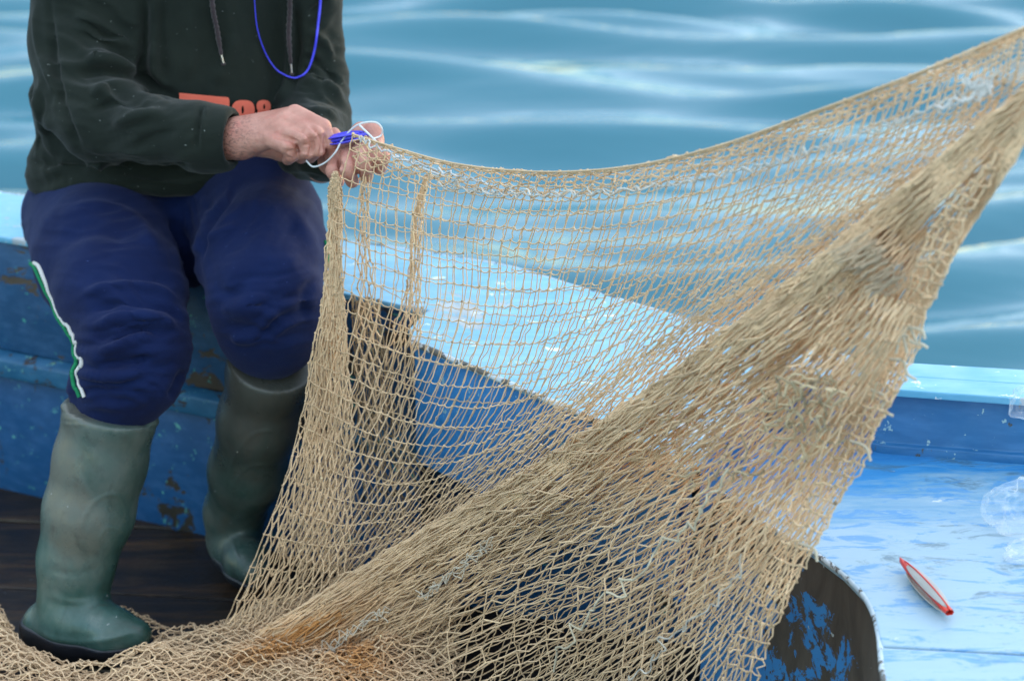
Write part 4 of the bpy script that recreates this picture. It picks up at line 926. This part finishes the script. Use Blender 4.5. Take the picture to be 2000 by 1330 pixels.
# ------------------------------------------------------------------ small things
def needle(name, a, b_, width, thick, body, tipmat, wound, label, bent=0.0):
    """flat netting needle: pointed blade with centre tongue, wound with twine"""
    a = np.array(a); b_ = np.array(b_); root = empty(name, tuple(a), label, 'netting needle')
    ax = b_ - a; L = np.linalg.norm(ax); ax /= L; up = np.array([0, 0, 1.0]); up -= up @ ax * ax; up /= np.linalg.norm(up); sd_ = np.cross(ax, up)
    n = 40; u = np.linspace(0, 1, n); wv = width * np.clip(np.minimum((u / 0.22) ** 0.8, 1), 0.02, 1) * np.where(u > 0.9, 1 - (u - 0.9) * 2.5, 1)
    V = []
    for i in range(n):
        c = a + ax * L * u[i]
        for (s1, s2) in ((-1, 0), (-0.7, 1), (0.7, 1), (1, 0), (0.7, -1), (-0.7, -1)): V.append(c + sd_ * s1 * wv[i] / 2 * (1 - 0.3 * math.sin(math.pi * u[i]) ** 0.5) + up * (s2 * thick / 2))
    i = np.arange(n * 6).reshape(n, 6); Q = np.stack([i[:-1], np.roll(i[:-1], -1, 1), np.roll(i[1:], -1, 1), i[1:]], -1).reshape(-1, 4)
    mesh_obj('blade', np.array(V), Q, body, root)
    # wound twine: many turns along the length, bulging
    turns = []
    for k in range(-7, 8):
        off = k / 7; u = np.linspace(0.17, 0.95, 26); sh = np.sin(np.pi * (u - 0.17) / 0.78) ** 0.45
        for sg in (1, -1):
            P = a[None] + ax[None] * (L * u)[:, None] + sd_[None] * (off * width * 0.60 * sh)[:, None] + up[None] * (sg * (thick * 0.5 + thick * 0.75 * sh * (1 - 0.55 * off * off)))[:, None]
            turns.append(P)
    V, Q = tubes(np.array(turns), width * 0.06, 6); mesh_obj('wound_twine', V, Q, wound, root)
    P = np.array([a + ax * L * q_ + up * (thick * 1.45 * math.sin(math.pi * min(1, max(0, (q_ - 0.05) / 0.98))) ** 0.4) for q_ in np.linspace(0.1, 1.0, 24)])
    V, Q = tubes(P[None], width * 0.07, 6); mesh_obj('tongue', V, Q, tipmat, root)
    return root
needle('netting_needle', Wz(1757, 1092, D + 0.010), Wz(1855, 1196, D + 0.010), 0.0135, 0.006, M['red_plastic'], M['red_plastic'], M['twine_grey'], 'red netting needle wound with pale twine lying on the scuffed deck')
nd = needle('netting_needle', W(720, 262, 0.035), W(636, 277, 0.075), 0.017, 0.005, M['needle_violet'], M['needle_violet'], M['needle_violet'], 'violet netting needle held between the fingers of both hands')
P = crom(np.array([W(598, 314, .055), W(612, 326, .05), W(635, 318, .045), W(655, 298, .04), W(668, 275, .05), W(690, 250, .045), W(712, 240, .04), W(735, 240, .04), W(746, 252, .04), W(744, 265, .045), W(728, 272, .03)]), np.linspace(0, 1, 90))
V, Q = tubes(P[None], 0.0012, 7); mesh_obj('twine_tail', V, Q, M['twine_white'], nd)
V, Q = tubes(crom(np.array([W(702, 245, .04), W(720, 262, .03), W(750, 290, .0), W(800, 318, -.04), W(880, 350, -.1)]), np.linspace(0, 1, 40))[None], 0.0014, 7); mesh_obj('twine_tail', V, Q, M['twine_white'], nd)

def bag(c, sx, sy, sz, seed, label, squash=0.9):
    n, m_ = 90, 60; th, ph = np.meshgrid(np.linspace(0, 2 * math.pi, n, endpoint=False), np.linspace(0.02, math.pi - 0.02, m_), indexing='ij')
    S = np.stack([np.sin(ph) * np.cos(th), np.sin(ph) * np.sin(th), np.cos(ph)], -1)
    rr = 1 + 0.30 * vnoise(S, 1.3, seed) + 0.24 * (1 - 2 * np.abs(vnoise(S, 1.9, seed + 1))) + 0.07 * (1 - 2 * np.abs(vnoise(S, 4.3, seed + 4))) + 0.01 * (1 - 2 * np.abs(vnoise(S, 7.3, seed + 2)))
    P = S * rr[..., None] * np.array([sx, sy, sz]); P[..., 2] = np.where(P[..., 2] < -squash * sz * 0.6, -squash * sz * 0.6 + (P[..., 2] + squash * sz * 0.6) * 0.1, P[..., 2])
    P = P + np.array(c) - np.array([0, 0, P[..., 2].min()]); V = P.reshape(-1, 3); i = np.arange(n * m_).reshape(n, m_)
    Q = np.stack([i, np.roll(i, -1, 0)], -1); Q = np.stack([Q[:, :-1, 0], Q[:, 1:, 0], Q[:, 1:, 1], Q[:, :-1, 1]], -1).reshape(-1, 4)
    return tag(mesh_obj('plastic_bag', V, Q, M['bag']), label, 'plastic bag')
cb = Wz(1985, 1040, D + 0.001); bag((cb[0] + 0.026, cb[1] + 0.02, D + 0.001), 0.045, 0.035, 0.035, 3, 'crumpled clear plastic bag on the scuffed deck near the bulwark')
cb = Wz(2000, 1092, D + 0.001); bag((cb[0] + 0.03, cb[1], D + 0.001), 0.045, 0.02, 0.014, 8, 'flattened milky plastic bag in front of the rounder clear one')
cb = W(2016, 815, -0.195); bag((cb[0], cb[1], cb[2]), 0.024, 0.016, 0.026, 12, 'small clear plastic scrap against the pale rail above the crumpled bag')
